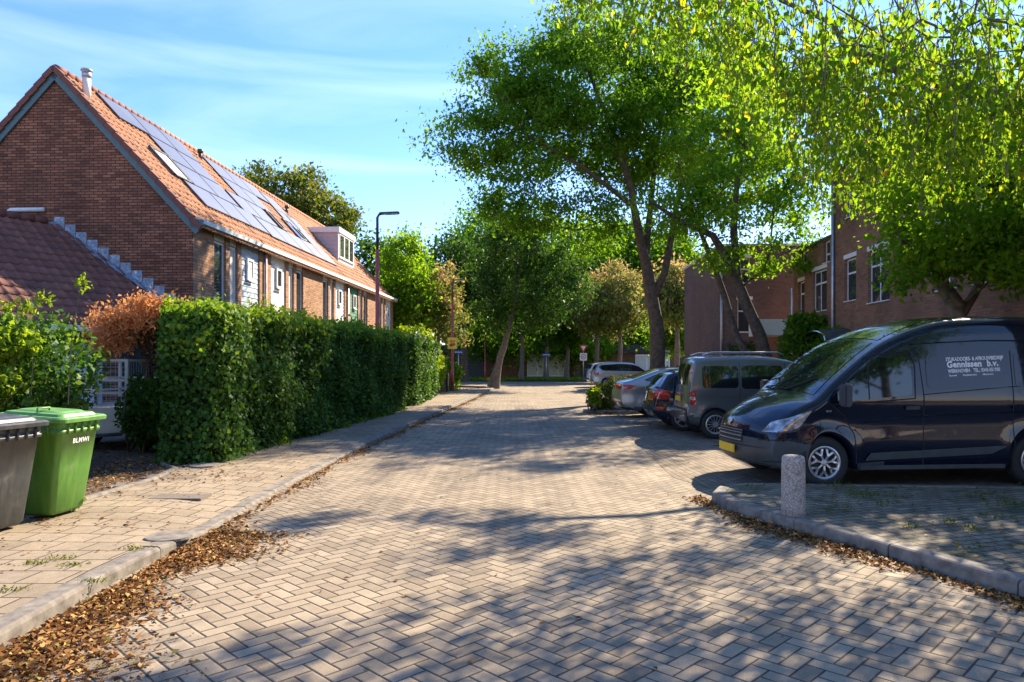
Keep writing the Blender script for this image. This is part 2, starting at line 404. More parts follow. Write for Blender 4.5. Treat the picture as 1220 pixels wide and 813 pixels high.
M['leaf_maplegreen'] = leafmat('leaf_maple_dusky', [(0,(0.05,0.05,0.02)),(1,(0.2,0.09,0.04))], 0.4, (1.4,1.2,0.7))
M['litter'] = leafmat('dry_leaf', [(0,(0.06,0.03,0.013)),(0.4,(0.2,0.09,0.03)),(0.75,(0.36,0.18,0.06)),(0.95,(0.52,0.34,0.13)),(1,(0.2,0.22,0.05))], 0.15, (1.2,1.0,0.7), 0.6, 0.3)
M['lime'] = leafmat('leaf_lime', [(0,(0.14,0.24,0.02)),(1,(0.32,0.42,0.03))], 0.5, (1.5,1.4,0.4))

# ------------------------------------------------------------------ foliage tools
def unit(v): return v/np.maximum(np.linalg.norm(v, axis=1, keepdims=True), 1e-9)
def leaves_mesh(name, C, size, mat, parent=None, rs=None, hang=0.35, nrm=None, align=0.0, rnd=None, width=0.55, origin=(0,0,0)):
    rs = rs or rng
    n = len(C); C = C - np.array(origin)
    ax = unit(rs.normal(size=(n,3)) + np.array([0,0,-hang*1.5]))
    nn = rs.normal(size=(n,3)) + np.array([0,0,0.8])
    if nrm is not None: nn = nn*(1-align) + nrm*align*1.8
    nn = nn - ax*np.sum(nn*ax, axis=1, keepdims=True); nn = unit(nn)
    sd = np.cross(nn, ax)
    L = size*(0.45+1.05*rs.random((n,1))); w = L*width
    V = np.empty((n,4,3), dtype=np.float32)
    V[:,0] = C - ax*L*0.5
    V[:,1] = C + sd*w*0.5 + nn*L*0.1 - ax*L*0.05
    V[:,2] = C + ax*L*0.5 - nn*L*0.06
    V[:,3] = C - sd*w*0.5 + nn*L*0.1 - ax*L*0.05
    Fc = np.arange(n*4, dtype=np.int32).reshape(n,4)
    if rnd is None: rnd = rs.random(n)
    return raw_mesh(name, V.reshape(-1,3), Fc, mat, parent, False, None, np.clip(rnd,0,1))

def skeleton(trunks, targets, bf=0.35, step=0.7, seed=1, jit=0.12):
    rs = np.random.default_rng(seed)
    P = []; par = []; path = []; fixed = []
    for tr in trunks:      # tr: list of (point, radius) ; first point may be an index (joins)
        prev = -1
        for q, r_ in tr:
            q = np.array(q, float)
            if prev >= 0:
                d = np.linalg.norm(q - P[prev]); k = max(1, int(d/0.6))
                p0 = P[prev].copy(); r0 = fixed[prev]
                for i in range(1, k+1):
                    P.append(p0 + (q-p0)*i/k + (rs.normal(size=3)*0.02 if i < k else 0)); par.append(prev); fixed.append(r0+(r_-r0)*i/k)
                    path.append(path[prev]+d/k); prev = len(P)-1
            else:
                prev = len(P)
                if len(P):
                    j = int(np.argmin([np.linalg.norm(q-p) for p in P])); 
                    P.append(q); par.append(j); path.append(path[j])
                else: P.append(q); par.append(-1); path.append(0.0)
                fixed.append(r_)
    nt = len(P)
    zb = P[0][2] + 0.33*(max(p[2] for p in P)-P[0][2])
    T = np.array(targets); base = np.array(P)
    d0 = np.min(np.linalg.norm(T[:,None]-base[None], axis=2), axis=1)
    ends = []
    cap = 60 + nt + len(T)*12
    A = np.zeros((cap,3)); A[:nt] = base; PL = np.zeros(cap); PL[:nt] = path
    allow = np.ones(cap, bool)
    for i in range(nt): allow[i] = P[i][2] >= zb
    n = nt; par = list(par)
    for ti in np.argsort(d0):
        q = T[ti]
        dd = np.linalg.norm(A[:n]-q, axis=1)
        dz = np.maximum(0, A[:n,2]-q[2])
        cost = dd + bf*PL[:n] + 0.4*dz; cost[~allow[:n]] = 1e9
        j = int(np.argmin(cost)); d = dd[j]
        k = max(1, int(d/step)); p0 = A[j].copy(); prev = j
        bend = rs.normal(size=3)*jit*d; bend[2] += 0.06*d
        for i in range(1, k+1):
            u = i/k
            if n >= cap-1: break
            A[n] = p0+(q-p0)*u + bend*math.sin(math.pi*u)*0.6 + (rs.normal(size=3)*0.05*step if i < k else 0)
            PL[n] = PL[prev]+d/k; par.append(prev); prev = n; n += 1
        ends.append(prev)
    return A[:n], np.array(par), nt, fixed, ends

def tree(name, label, cat, trunks, blobs, ntarget, nleaf, lsize, lmat, bark, seed, group=None, sigma=0.45, tip=0.012, bf=0.3, sides=6, hang=0.4, shell=0.6, blush=None, step=0.7, minr=0.0):
    rs = np.random.default_rng(seed)
    base = np.array(trunks[0][0][0], float)
    vol = np.array([b[1][0]*b[1][1]*b[1][2] for b in blobs]); vol = vol/vol.sum()
    T = []
    for (c, r_), w in zip(blobs, vol):
        k = max(4, int(ntarget*w))
        d = unit(rs.normal(size=(k,3))); rad = (rs.random((k,1))**(1/3))
        rad = rad*(1-shell) + shell*(0.55+0.45*rs.random((k,1)))
        lob = unit(rs.normal(size=(7,3))); mxd = np.clip((d@lob.T).max(axis=1, keepdims=True), 0, 1)**5
        T.append(np.array(c)+d*rad*np.array(r_)*(0.74+0.42*mxd)*(0.92+0.16*rs.random((k,1))))
    T = np.concatenate(T)
    A, par, nt, fixed, ends = skeleton(trunks, T, bf, step, seed)
    n = len(A); rad = np.full(n, 0.0); ex = 2.3
    kids = [[] for _ in range(n)]
    for i in range(n):
        if par[i] >= 0: kids[par[i]].append(i)
    acc = np.zeros(n)
    for i in range(n-1, -1, -1):
        r_ = acc[i]**(1/ex) if acc[i] > 0 else tip
        rad[i] = max(r_, tip)
        if par[i] >= 0: acc[par[i]] += rad[i]**ex
    big = max(rad[nt:].max(), 1e-3); lim = min(f for f in fixed)*0.8
    if big > lim: rad[nt:] *= np.where(rad[nt:] > 0, (lim/big)**np.clip((rad[nt:]/big), 0, 1), 1)
    for i in range(nt): rad[i] = fixed[i]
    root = thing(name, label, cat, tuple(base), 0, group)
    mb = MB(); mt = MB(); used = np.zeros(n, bool)
    order = [i for i in range(n) if par[i] < 0 or True]
    for s0 in range(n):
        if used[s0]: continue
        chain = [s0] if par[s0] < 0 else [par[s0], s0]
        used[s0] = True; cur = s0
        while kids[cur]:
            c = [k for k in kids[cur] if not used[k]]
            if cur < nt: c = [k for k in c if k < nt and fixed is not None and k == cur+1] or []
            if not c: break
            nx = max(c, key=lambda k: rad[k]); used[nx] = True; chain.append(nx); cur = nx
        if len(chain) < 2: continue
        rr = [rad[i] for i in chain]
        if par[s0] >= 0: rr[0] = min(rr[0], rr[1]*1.15)
        if s0 < nt:
            rr = [r_*(1+0.06*math.sin(k*2.1)) for k, r_ in enumerate(rr)]
            if s0 == 0: rr[0] *= 1.45; rr[1] *= 1.12
            mt.tube([A[i]-base for i in chain], rr, 14, 0, False)
        elif max(rr) >= minr:
            mb.tube([A[i]-base for i in chain], rr, sides if rr[1] > 0.03 else 4, 0, False)
    mt.build('trunk', bark, root, True)
    if mb.v: mb.build('limbs', bark, root, True)
    E = A[ends]; nE = len(E)
    per = rs.poisson(nleaf/nE, nE)*(0.4+1.2*rs.random(nE)); per = per.astype(int)
    per[per < 0] = 0; C = np.repeat(E, per, axis=0)
    sg = np.repeat(sigma*(0.6+0.8*rs.random(nE)), per)[:,None]
    off = rs.normal(size=C.shape)*sg*np.array([1,1,0.6])
    C = C+off
    rv = np.repeat(rs.random(nE), per)*0.45 + rs.random(len(C))*0.55
    if blush is not None: rv = np.clip(rv + blush*(C[:,2]-C[:,2].mean())/(np.ptp(C[:,2])+1e-6), 0, 1)
    leaves_mesh('crown', C, lsize, lmat, root, rs, hang, rnd=rv, origin=base)
    return root

def shell_leaves(name, boxes, dens, size, mat, parent, seed, depth=0.12, origin=(0,0,0), top_mat=None, lump=0.15):
    """leaves over the faces of oriented slabs: boxes = [(p0,p1,p2 corner vectors origin,u,v, n)]"""
    rs = np.random.default_rng(seed); Cs = []; Ns = []; Us = []
    for (o, u, v, nrm) in boxes:
        o = np.array(o,float); u = np.array(u,float); v = np.array(v,float); nrm = np.array(nrm,float)
        k = int(np.linalg.norm(np.cross(u,v))*dens)
        a = rs.random((k,1)); b = rs.random((k,1))
        P = o+u*a+v*b
        w = np.sin(P[:,:1]*2.3+P[:,1:2]*3.1)+np.sin(P[:,2:3]*3.7+P[:,1:2]*1.3+1)+np.sin(P[:,:1]*7+P[:,1:2]*6.1+P[:,2:3]*5)*0.5
        P = P + nrm*(w*lump*0.4 + rs.normal(size=(k,1))*depth*0.5)
        P = P + rs.normal(size=(k,3))*0.04
        Cs.append(P); Ns.append(np.repeat(nrm[None],k,0)); Us.append(w[:,0])
    C = np.concatenate(Cs); N = np.concatenate(Ns); w = np.concatenate(Us)
    rv = np.clip(0.35+0.1*w+0.28*rs.normal(size=len(C)), 0, 1)
    return leaves_mesh(name, C, size, mat, parent, rs, 0.5, N, 0.6, rv, 0.85, origin)

def blob_leaves(name, blobs, n, size, mat, parent, seed, origin=(0,0,0), hang=0.3, fill=0.5, width=0.6):
    rs = np.random.default_rng(seed)
    vol = np.array([b[1][0]*b[1][1]*b[1][2] for b in blobs])**0.7; vol = vol/vol.sum(); C = []
    for (c, r_), w in zip(blobs, vol):
        k = int(n*w); d = unit(rs.normal(size=(k,3))); rad = fill*rs.random((k,1))**0.4+(1-fill)*(0.85+0.3*rs.random((k,1)))
        rad *= 1+0.14*np.sin(d[:,:1]*7+d[:,2:3]*5+c[0])+0.1*np.sin(d[:,1:2]*13+d[:,2:3]*9)
        C.append(np.array(c)+d*rad*np.array(r_))
    C = np.concatenate(C)
    return leaves_mesh(name, C, size, mat, parent, rs, hang, origin=origin, width=width)

# ------------------------------------------------------------------ camera, light, sky
cam = bpy.data.cameras.new('camera'); co = bpy.data.objects.new('camera', cam); COL.objects.link(co)
co.location = (0, 0, CAMZ); co.rotation_euler = (R(90), 0, 0)
cam.sensor_width = 36; cam.lens = 36*F/1220; cam.shift_y = 25.0/1220; cam.clip_end = 2000; cam.clip_start = 0.05
scene.camera = co
SUN_EL, SUN_AZ = 35.5, 52.5            # azimuth measured from +X towards +Y
sd = Vector((math.cos(R(SUN_EL))*math.cos(R(SUN_AZ)), math.cos(R(SUN_EL))*math.sin(R(SUN_AZ)), math.sin(R(SUN_EL))))
sl = bpy.data.lights.new('sun', 'SUN'); sl.energy = 4.5; sl.angle = R(0.55); sl.color = (1.0, 0.85, 0.64)
so = bpy.data.objects.new('sun', sl); COL.objects.link(so)
so.rotation_euler = (-sd).to_track_quat('-Z', 'Y').to_euler()
w = bpy.data.worlds.new('World'); scene.world = w; w.use_nodes = True
wn = w.node_tree.nodes; wl = w.node_tree.links; bg = wn['Background']
sky = wn.new('ShaderNodeTexSky'); sky.sky_type = 'NISHITA'; sky.sun_disc = False
sky.sun_elevation = R(SUN_EL); sky.sun_rotation = R(90-SUN_AZ); sky.air_density = 1.0; sky.dust_density = 0.05; sky.ozone_density = 3.5
tc = wn.new('ShaderNodeTexCoord'); mp = wn.new('ShaderNodeMapping'); mp.inputs['Scale'].default_value = (1.2, 1.2, 7.0); mp.inputs['Rotation'].default_value = (0, R(12), 0)
wl.new(tc.outputs['Generated'], mp.inputs[0])
nz = wn.new('ShaderNodeTexNoise'); nz.inputs['Scale'].default_value = 1.6; nz.inputs['Detail'].default_value = 6; nz.inputs['Distortion'].default_value = 0.7
wl.new(mp.outputs[0], nz.inputs['Vector'])
mr = wn.new('ShaderNodeMapRange'); mr.inputs[1].default_value = 0.48; mr.inputs[2].default_value = 0.78; mr.inputs[3].default_value = 0.0; mr.inputs[4].default_value = 0.17
wl.new(nz.outputs['Fac'], mr.inputs[0])
mx = wn.new('ShaderNodeMix'); mx.data_type = 'RGBA'; wl.new(mr.outputs[0], mx.inputs[0]); hs = wn.new('ShaderNodeHueSaturation'); hs.inputs['Saturation'].default_value = 1.2; wl.new(sky.outputs[0], hs.inputs['Color']); tn = wn.new('ShaderNodeMix'); tn.data_type = 'RGBA'; tn.blend_type = 'MULTIPLY'; tn.inputs[0].default_value = 1.0; wl.new(hs.outputs[0], tn.inputs[6]); tn.inputs[7].default_value = (0.97, 0.81, 0.95, 1); wl.new(tn.outputs[2], mx.inputs[6]); mx.inputs[7].default_value = (7.0, 7.6, 8.4, 1)
wl.new(mx.outputs[2], bg.inputs['Color']); bg.inputs['Strength'].default_value = 0.12
vs = scene.view_settings; vs.view_transform = 'Standard'; vs.look = 'None'; vs.gamma = 1; vs.use_curve_mapping = False; vs.exposure = 1.6
cy = scene.cycles
cy.max_bounces = 6; cy.diffuse_bounces = 3; cy.glossy_bounces = 3; cy.transmission_bounces = 4; cy.use_denoising = True
cy.caustics_reflective = False; cy.caustics_refractive = False; cy.sample_clamp_indirect = 6.0
try: cy.denoiser = 'OPENIMAGEDENOISE'; cy.denoising_prefilter = 'ACCURATE'
except Exception: pass

# ------------------------------------------------------------------ ground surfaces
def sheet(name, poly, z, mat, kind='structure', label=None, cat=None):
    mb = MB(); mb.add([(x, y, z) for x, y in poly], [tuple(range(len(poly)))])
    o = mb.build(name, mat); tag(o, label, cat, None, kind); return o
mb = MB(); mb.quad((-700,-300,-0.03),(700,-300,-0.03),(700,1200,-0.03),(-700,1200,-0.03)); tag(mb.build('ground', M['ground']), kind='structure')

LK = [(-2.93,-12),(-2.93,4.0),(-2.98,5.3),(-2.93,6.6),(-2.99,8.5),(-2.97,11),(-2.85,14),(-2.62,19),(-2.3,24),(-1.95,30),(-1.5,37),(-1.1,43),(-1.6,46),(-3.6,47.6),(-8,48.3),(-30,49.5)]
RIGHT_EDGE = [(30,62),(30,9.35)]
road = [(-2.6,-12),(-30,-12)] 
road_poly = [(3.9,-12)] + [(x+0.1,y) if y > 3 else (x+0.05,y) for x,y in LK[::-1]][::-1][:0]
poly = [(LK[i][0]-0.05, LK[i][1]) for i in range(len(LK))] + [(-30,61.5),(30,59.5),(30,-12)]
sheet('road', poly, 0.0, M['road'])
sheet('parking_bay', [(2.55,9.35),(2.3,10.2),(2.75,18.6),(8.9,18.3),(8.9,9.0),(3.0,9.0)], 0.004, M['bay'])
sheet('parking_bay', [(3.15,24.6),(3.9,44),(10.6,44),(10.0,24.4)], 0.004, M['bay'])

def kline(pts, n=0.25):
    out = []
    for i in range(len(pts)-1):
        a = np.array(pts[i]); b = np.array(pts[i+1]); L = np.linalg.norm(b-a); k = max(1, int(L/n))
        for j in range(k): out.append(a+(b-a)*j/k)
    out.append(np.array(pts[-1])); return out
def kerb(name, pts, hfun, w=0.16, side=1, seglen=1.0, z0=-0.03, mat=None):
    """kerb stones with rounded arris laid end to end; side=1: body lies left of the direction of travel"""
    P = kline(pts, 0.1); mb = MB(); acc = 0.0; cur = [P[0]]; stones = []
    for i in range(1, len(P)):
        acc += np.linalg.norm(P[i]-P[i-1]); cur.append(P[i])
        if acc >= seglen: stones.append(cur); cur = [P[i]]; acc = 0.0
    if len(cur) > 1: stones.append(cur)
    for k, st in enumerate(stones):
        g = 0.006; dzr = random.uniform(-0.006, 0.006); dxr = random.uniform(-0.006, 0.006)
        V = []; m = len(st)
        for i, p in enumerate(st):
            d = st[min(i+1,m-1)]-st[max(i-1,0)]; d = d/np.linalg.norm(d); nn = np.array([-d[1], d[0]])*side
            q = p + (d*g if i == 0 else (-d*g if i == m-1 else 0)) + nn*dxr; h = hfun(q[0],q[1]) + dzr
            for (o_, zz) in ((0, z0), (0.004, h-0.028), (0.012, h-0.01), (0.03, h), (w, h+0.002), (w, z0)):
                V.append((q[0]+nn[0]*o_, q[1]+nn[1]*o_, zz))
        c = 6; Fc = [(i*c+j, i*c+j+1, (i+1)*c+j+1, (i+1)*c+j) if side == 1 else (i*c+j, (i+1)*c+j, (i+1)*c+j+1, i*c+j+1) for i in range(m-1) for j in range(c-1)]
        Fc += [tuple(range(c)), tuple((m-1)*c+j for j in range(c))]
        mb.add(V, Fc)
    o = mb.build(name, mat or M['kerb'], smooth=False); tag(o, kind='structure'); return o

def hk(x, y):     # left kerb height: raised, dropped for the driveway, low again
    return float(np.interp(y, [-12, 5.9, 6.9, 12.0, 14.0, 60], [0.115, 0.105, 0.03, 0.03, 0.07, 0.09]))
kerb('kerb', LK, hk, 0.16, 1)
# sidewalk: a grid from the kerb back edge to the hedges
KL = kline(LK[:12], 0.35); V = []; nc = 8
for p in KL:
    back = np.interp(p[1], [-12, 5.5, 6.6, 10.2, 10.8, 11, 25, 38, 43], [-6.2, -6.2, -4.85, -4.78, -5.2, -4.9, -3.75, -4.2, -6.0])
    xk = p[0]-0.155
    for j in range(nc):
        u = j/(nc-1); x = xk+(back-xk)*u
        z = hk(0, p[1])+0.0015 + (0.085-hk(0,p[1]))*min(1, u*2.2)
        z += 0.006*math.sin(x*3.1+p[1]*1.7)*u
        V.append((x, p[1], z))
Fc = [(i*nc+j, (i+1)*nc+j, (i+1)*nc+j+1, i*nc+j+1) for i in range(len(KL)-1) for j in range(nc-1)]
o = raw_mesh('sidewalk', V, [f[::-1] for f in Fc], M['walk'], smooth=True); tag(o, kind='structure')
# a few darker replaced tiles and dropped slabs in the walk
mb = MB()
for (px, py, w_, l_) in ((188,568,0.34,0.3),(150,578,0.32,0.3),(215,592,0.6,0.3)):
    g = at(px, py, F*1.565/(py-431.5)); x, y = g.x, g.y; mb.box(x-w_/2, x+w_/2, y-l_/2, y+l_/2, 0.06, 0.0935)
tag(mb.build('sidewalk_patch', plain('dark_tile', (0.17,0.14,0.115), 0.9, var=0.2, scale=30, bump=0.002)), kind='structure')
# edging stone along the front garden
kerb('edging', [(-4.78,5.9),(-4.8,7.9),(-4.72,9.4),(-4.85,10.4),(-5.3,10.9)], lambda x,y: 0.125, 0.07, 1, 1.0)
# garden ground
sheet('garden_soil', [(-4.82,5.6),(-4.82,10.2),(-5.2,11.0),(-4.5,12),(-3.9,24),(-4.2,44),(-30,46),(-30,5.0),(-6.1,5.0)], 0.075, M['soil'])
# round drain plate at the kerb end and the cover plate by the hedge
mb = MB(); mb.lathe([(0.0,0.0),(0.2,0.0),(0.205,-0.02)], 28, c=(-3.08,6.42,0.092)); tag(mb.build('drain_cover', M['kerb']), kind='structure')
mb = MB(); mb.lathe([(0.0,0.02),(0.21,0.018),(0.22,-0.02)], 28, c=(-4.62,10.72,0.09)); o = mb.build('utility_cover', M['kerb']); tag(o, 'round concrete cover lying at the foot of the ivy hedge corner', 'cover')

# right island by the van
ISL = [(4.3,-3.0),(3.95,3.3),(3.58,4.9),(3.15,5.98),(2.62,7.24),(2.38,7.95),(2.36,8.45),(2.55,8.85),(2.95,9.02),(4.0,9.0),(9.2,8.55)]
kerb('kerb', ISL, lambda x,y: 0.12, 0.15, -1)
off = []
for i, p in enumerate(ISL):
    d = np.array(ISL[min(i+1,len(ISL)-1)])-np.array(ISL[max(i-1,0)]); d = d/np.linalg.norm(d); off.append((p[0]+d[1]*0.148, p[1]-d[0]*0.148))
sheet('pavement', off+[(30,8.2),(30,-3)], 0.115, M['island'])
# second island in front of the silver sedan, third with the shrub
def isle(pts, name='kerb', mat=M['island'], h=0.1):
    kerb(name, pts+[pts[0]], lambda x,y: h, 0.14, -1, 0.8)
    c = np.mean(np.array(pts), axis=0); ins = [tuple(np.array(p)+(c-np.array(p))/np.linalg.norm(c-np.array(p))*0.1) for p in pts]
    sheet('traffic_island', ins, h-0.006, mat)
def capsule(x0,x1,y0,y1):
    r_ = (y1-y0)/2; cyy = (y0+y1)/2
    return [(x0+r_-r_*math.cos(a), cyy+r_*math.sin(a)) for a in np.linspace(-math.pi/2, math.pi/2, 9)]+[(x1,y1),(x1,y0)]
isle(capsule(2.75,9.0,18.75,19.75)); isle(capsule(2.35,9.6,22.75,24.5), mat=M['soil'])
# right back pavement along the buildings
sheet('pavement', [(8.95,9.0),(9.1,18.6),(10.7,44),(30,44),(30,9.0)], 0.07, M['island'])
# road beyond: grass verge of the cross street
sheet('grass_verge', [(-30,62),(40,60),(60,100),(-60,100)], 0.05, M['grass'])
rs = np.random.default_rng(5); n = 9000
C = np.stack([rs.uniform(-24,26,n), 61.3+rs.random(n)**1.5*6, 0.08+rs.random(n)*0.12], 1)
o = leaves_mesh('grass', C, 0.3, M['leaf_light'], None, rs, -1.2, width=0.2); tag(o, 'strip of rough grass along the far side of the cross street', 'grass', None, 'stuff')

# ------------------------------------------------------------------ litter and weeds
def litter(name, path, n, spread, label, size=0.048, side=0.0, seed=3, z=0.0, pile=0.05, walk=False):
    rs = np.random.default_rng(seed); P = np.array(kline(path, 0.2)); k = rs.integers(0, len(P)-1, n)
    u = rs.random((n,1)); q = P[k]*(1-u)+P[k+1]*u; d = unit(P[k+1]-P[k]); nn = np.stack([d[:,1], -d[:,0]], 1)
    wv = (np.sin(q[:,1]*2.1)+np.sin(q[:,1]*5.3+1)*0.6+2)/3.2
    o_ = np.abs(rs.normal(size=n))*spread*(0.35+wv) ; keep = rs.random(n) < 0.25+0.85*wv
    q = q+nn*(o_[:,None]+side); zz = z+0.008+rs.random(n)*pile*np.exp(-o_/ (spread*0.8))*wv
    C = np.concatenate([q, zz[:,None]], 1)[keep]
    m_ = len(C); ax = unit(rs.normal(size=(m_,3))*np.array([1,1,0.25])); nr = unit(rs.normal(size=(m_,3))*0.45+np.array([0,0,1])); nr = unit(nr-ax*np.sum(nr*ax,1,keepdims=True)); sdv = np.cross(nr, ax)
    L = size*(0.5+0.9*rs.random((m_,1))); V = np.empty((m_,4,3)); cu = L*rs.uniform(-0.1,0.35,(m_,1))
    V[:,0] = C-ax*L*0.5; V[:,1] = C+sdv*L*0.3+nr*cu; V[:,2] = C+ax*L*0.5; V[:,3] = C-sdv*L*0.3+nr*cu
    V[:,:,2] = np.maximum(V[:,:,2], z+0.006)
    o = raw_mesh(name, V.reshape(-1,3), np.arange(m_*4).reshape(m_,4), M['litter'], attr=rs.random(m_)); tag(o, label, 'leaf litter', None, 'stuff'); return o
litter('fallen_leaves', [(-2.85,0.5),(-2.9,5.3),(-2.88,6.9)], 14500, 0.27, 'deep drift of brown leaves against the raised left kerb', size=0.045, seed=3)
litter('fallen_leaves', [(-2.85,0.5),(-2.9,5.3),(-2.88,6.9)], 9000, 0.33, 'crushed leaf crumbs and dirt under the left leaf drift', size=0.02, seed=33, pile=0.015)
litter('fallen_leaves', [(2.3,8.7),(2.34,7.95),(2.58,7.2),(3.12,5.95),(3.55,4.85),(3.9,3.3)], 5000, 0.14, 'leaf crumbs and grit along the kerb below the bollard', size=0.018, seed=34, pile=0.01)
litter('fallen_leaves', [(-2.9,6.8),(-2.9,12),(-2.75,15),(-2.5,19.5),(-2.2,24),(-1.4,37)], 5200, 0.1, 'thin line of orange leaves along the far left gutter', seed=4, pile=0.03)
litter('fallen_leaves', [(2.3,8.7),(2.34,7.95),(2.58,7.2),(3.12,5.95),(3.55,4.85),(3.9,3.3)], 4200, 0.11, 'brown leaves gathered along the kerb below the bollard', seed=6, side=0.0, pile=0.04)
# (the right kerb body lies right of travel, so drift goes to the road side)
bpy.data.objects[-1:] if False else None
litter('fallen_leaves', [(-5.7,7.0),(-5.4,9.0),(-5.6,11.5)], 2600, 0.9, 'scattered dry leaves on the bare garden ground', seed=8, side=-0.6, z=0.08, pile=0.02)
rs = np.random.default_rng(12)
def sprinkle(label, n, xr, yr, z, size=0.05, seed=1):
    rs = np.random.default_rng(seed); C = np.stack([rs.uniform(*xr,n), rs.uniform(*yr,n), np.full(n, z+0.008)], 1)
    m_ = n; ax = unit(rs.normal(size=(m_,3))*np.array([1,1,0.1])); nr = np.tile([0,0,1.0],(m_,1)); sdv = np.cross(nr, ax); L = size*(0.5+0.8*rs.random((m_,1)))
    V = np.empty((m_,4,3)); V[:,0] = C-ax*L*0.5; V[:,1] = C+sdv*L*0.3+nr*L*0.15; V[:,2] = C+ax*L*0.5; V[:,3] = C-sdv*L*0.3+nr*L*0.15
    V[:,:,2] = np.maximum(V[:,:,2], z+0.004)
    o = raw_mesh('fallen_leaves', V.reshape(-1,3), np.arange(m_*4).reshape(m_,4), M['litter'], attr=rs.random(m_)); tag(o, label, 'leaf litter', None, 'stuff')
sprinkle('stray single leaves strewn over the brick road', 260, (-2.6,4), (3.5,20), 0.0, 0.045, 1)
sprinkle('stray leaves on the paved corner beside the van', 420, (3.4,8.5), (5.2,8.8), 0.117, 0.045, 2)
sprinkle('stray leaves on the left sidewalk tiles', 260, (-4.8,-3.2), (4.5,16), 0.09, 0.045, 3)
sprinkle('dry leaves lying thick under the trailer and shrubs', 4200, (-9.5,-5.0), (7.5,14), 0.078, 0.055, 4)
def weeds(label, spots, seed, n=60, size=0.06, h=0.05, mat='leaf_light'):
    rs = np.random.default_rng(seed); C = []
    for (x, y, z, r_) in spots:
        q = rs.normal(size=(n,3))*np.array([r_, r_*0.6, 0]); q[:,2] = rs.random(n)*h; C.append(q+np.array([x,y,z+0.01]))
    o = leaves_mesh('weeds', np.concatenate(C), size, M[mat], None, rs, -1.0, width=0.3); tag(o, label, 'weeds', None, 'stuff')
rs = np.random.default_rng(21)
weeds('small grass tufts in the joints of the paved corner beside the van', [(x, y, 0.115, 0.1) for x, y in zip(rs.uniform(2.9,8.5,38), rs.uniform(7.0,8.9,38))]+[(x,y,0.115,0.07) for x,y in zip(rs.uniform(3.6,8.0,16), rs.uniform(5.2,7.0,16))], 3, 24, 0.045, 0.04, 'leaf_olive')
weeds('small moss and grass tufts in the left sidewalk near the kerb', [(at(px,py,F*1.56/(py-431.5)).x, F*1.56/(py-431.5), 0.09, 0.06) for px,py in ((40,673),(72,667),(160,655),(88,676),(18,705),(115,694))], 4, 60, 0.03, 0.015, 'leaf_olive')
weeds('low green weeds at the foot of the ivy hedge', [(-4.75+0.083*(y-11)+0.12, y, 0.085, 0.13) for y in (13.5,16,17,18.4,19.5,20.2,21,22.5)], 5, 120, 0.07, 0.12)
weeds('low lime green ground cover beside the red lamp post', [(-3.75+dx, 38+dy, 0.08, 0.3) for dx,dy in ((0,0.6),(0.35,0.9),(-.3,1.6),(0.2,1.9))], 6, 250, 0.13, 0.25, 'lime')

# ------------------------------------------------------------------ hedges on the left
def hedge(name, label, a, b, th, h, dens, size, mat, seed, taper=0.0, topmat=None, base=0.08, group=None):
    """hedge between street-side foot points a and b, thickness th to the left"""
    a = Vector((a[0],a[1],base)); b = Vector((b[0],b[1],base)); d = (b-a).normalized(); nl = Vector((-d.y,d.x,0))
    root = thing(name, label, 'hedge', a, 0, group); o0 = a
    up = Vector((0,0,h)); A = Vector((0,0,0)); B = b-a; NL = nl*th
    core = MB(); i_ = 0.16; q = [A+d*i_+nl*i_, B-d*i_+nl*i_, B-d*i_+nl*(th-i_), A+d*i_+nl*(th-i_)]
    core.prism([(p.x,p.y) for p in q], 0.0, h-i_); core.build('dark_core', plain('hedge_core', (0.012,0.016,0.008), 1.0), root)  # added near-black solid core that blocks the view through the leaves
    faces = [(A,B,up,-nl),(A+NL,B,up,nl),(A,NL,up,-d),(A+B,NL,up,d)]
    shell_leaves('foliage', faces, dens, size, M[mat], root, seed, 0.15, lump=0.15)
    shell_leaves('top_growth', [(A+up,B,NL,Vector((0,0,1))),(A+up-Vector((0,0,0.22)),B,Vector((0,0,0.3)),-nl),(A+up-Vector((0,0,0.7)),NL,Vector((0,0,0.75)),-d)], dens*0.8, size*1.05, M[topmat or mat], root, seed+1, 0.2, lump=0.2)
    return root
def trailing(root, origin, pts, n, seed, mat='leaf_ivytop'):
    pass
HA = (-4.66, 11.1); HB = (-3.58, 23.6)
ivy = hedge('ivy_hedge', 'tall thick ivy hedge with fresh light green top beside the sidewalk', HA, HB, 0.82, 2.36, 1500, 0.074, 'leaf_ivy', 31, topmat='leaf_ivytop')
# bulging near end with long shoots
rs = np.random.default_rng(9); C = []
for k in range(46):
    x = rs.uniform(-1.0,0.1); y = rs.uniform(-0.1,9)*rs.random(); n_ = 22; hgt = rs.uniform(0.1,0.32)
    s_ = np.linspace(0,1,n_)[:,None]; C.append(np.array([x+0.083*y, y, 2.32])+s_*np.array([rs.normal()*0.12, rs.normal()*0.12, hgt])+rs.normal(size=(n_,3))*0.035)
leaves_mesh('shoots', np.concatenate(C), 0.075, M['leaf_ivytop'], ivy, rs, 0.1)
hedge('clipped_hedge', 'dark clipped column of hedge just past the end of the ivy', (-3.55,25.4), (-3.5,28.2), 1.2, 2.4, 700, 0.1, 'leaf_dark', 41)
hedge('clipped_hedge', 'second clipped hedge block before the wooden planter', (-3.55,28.9), (-3.55,33.0), 1.2, 2.3, 420, 0.13, 'leaf_ivy', 43, topmat='leaf_dark')
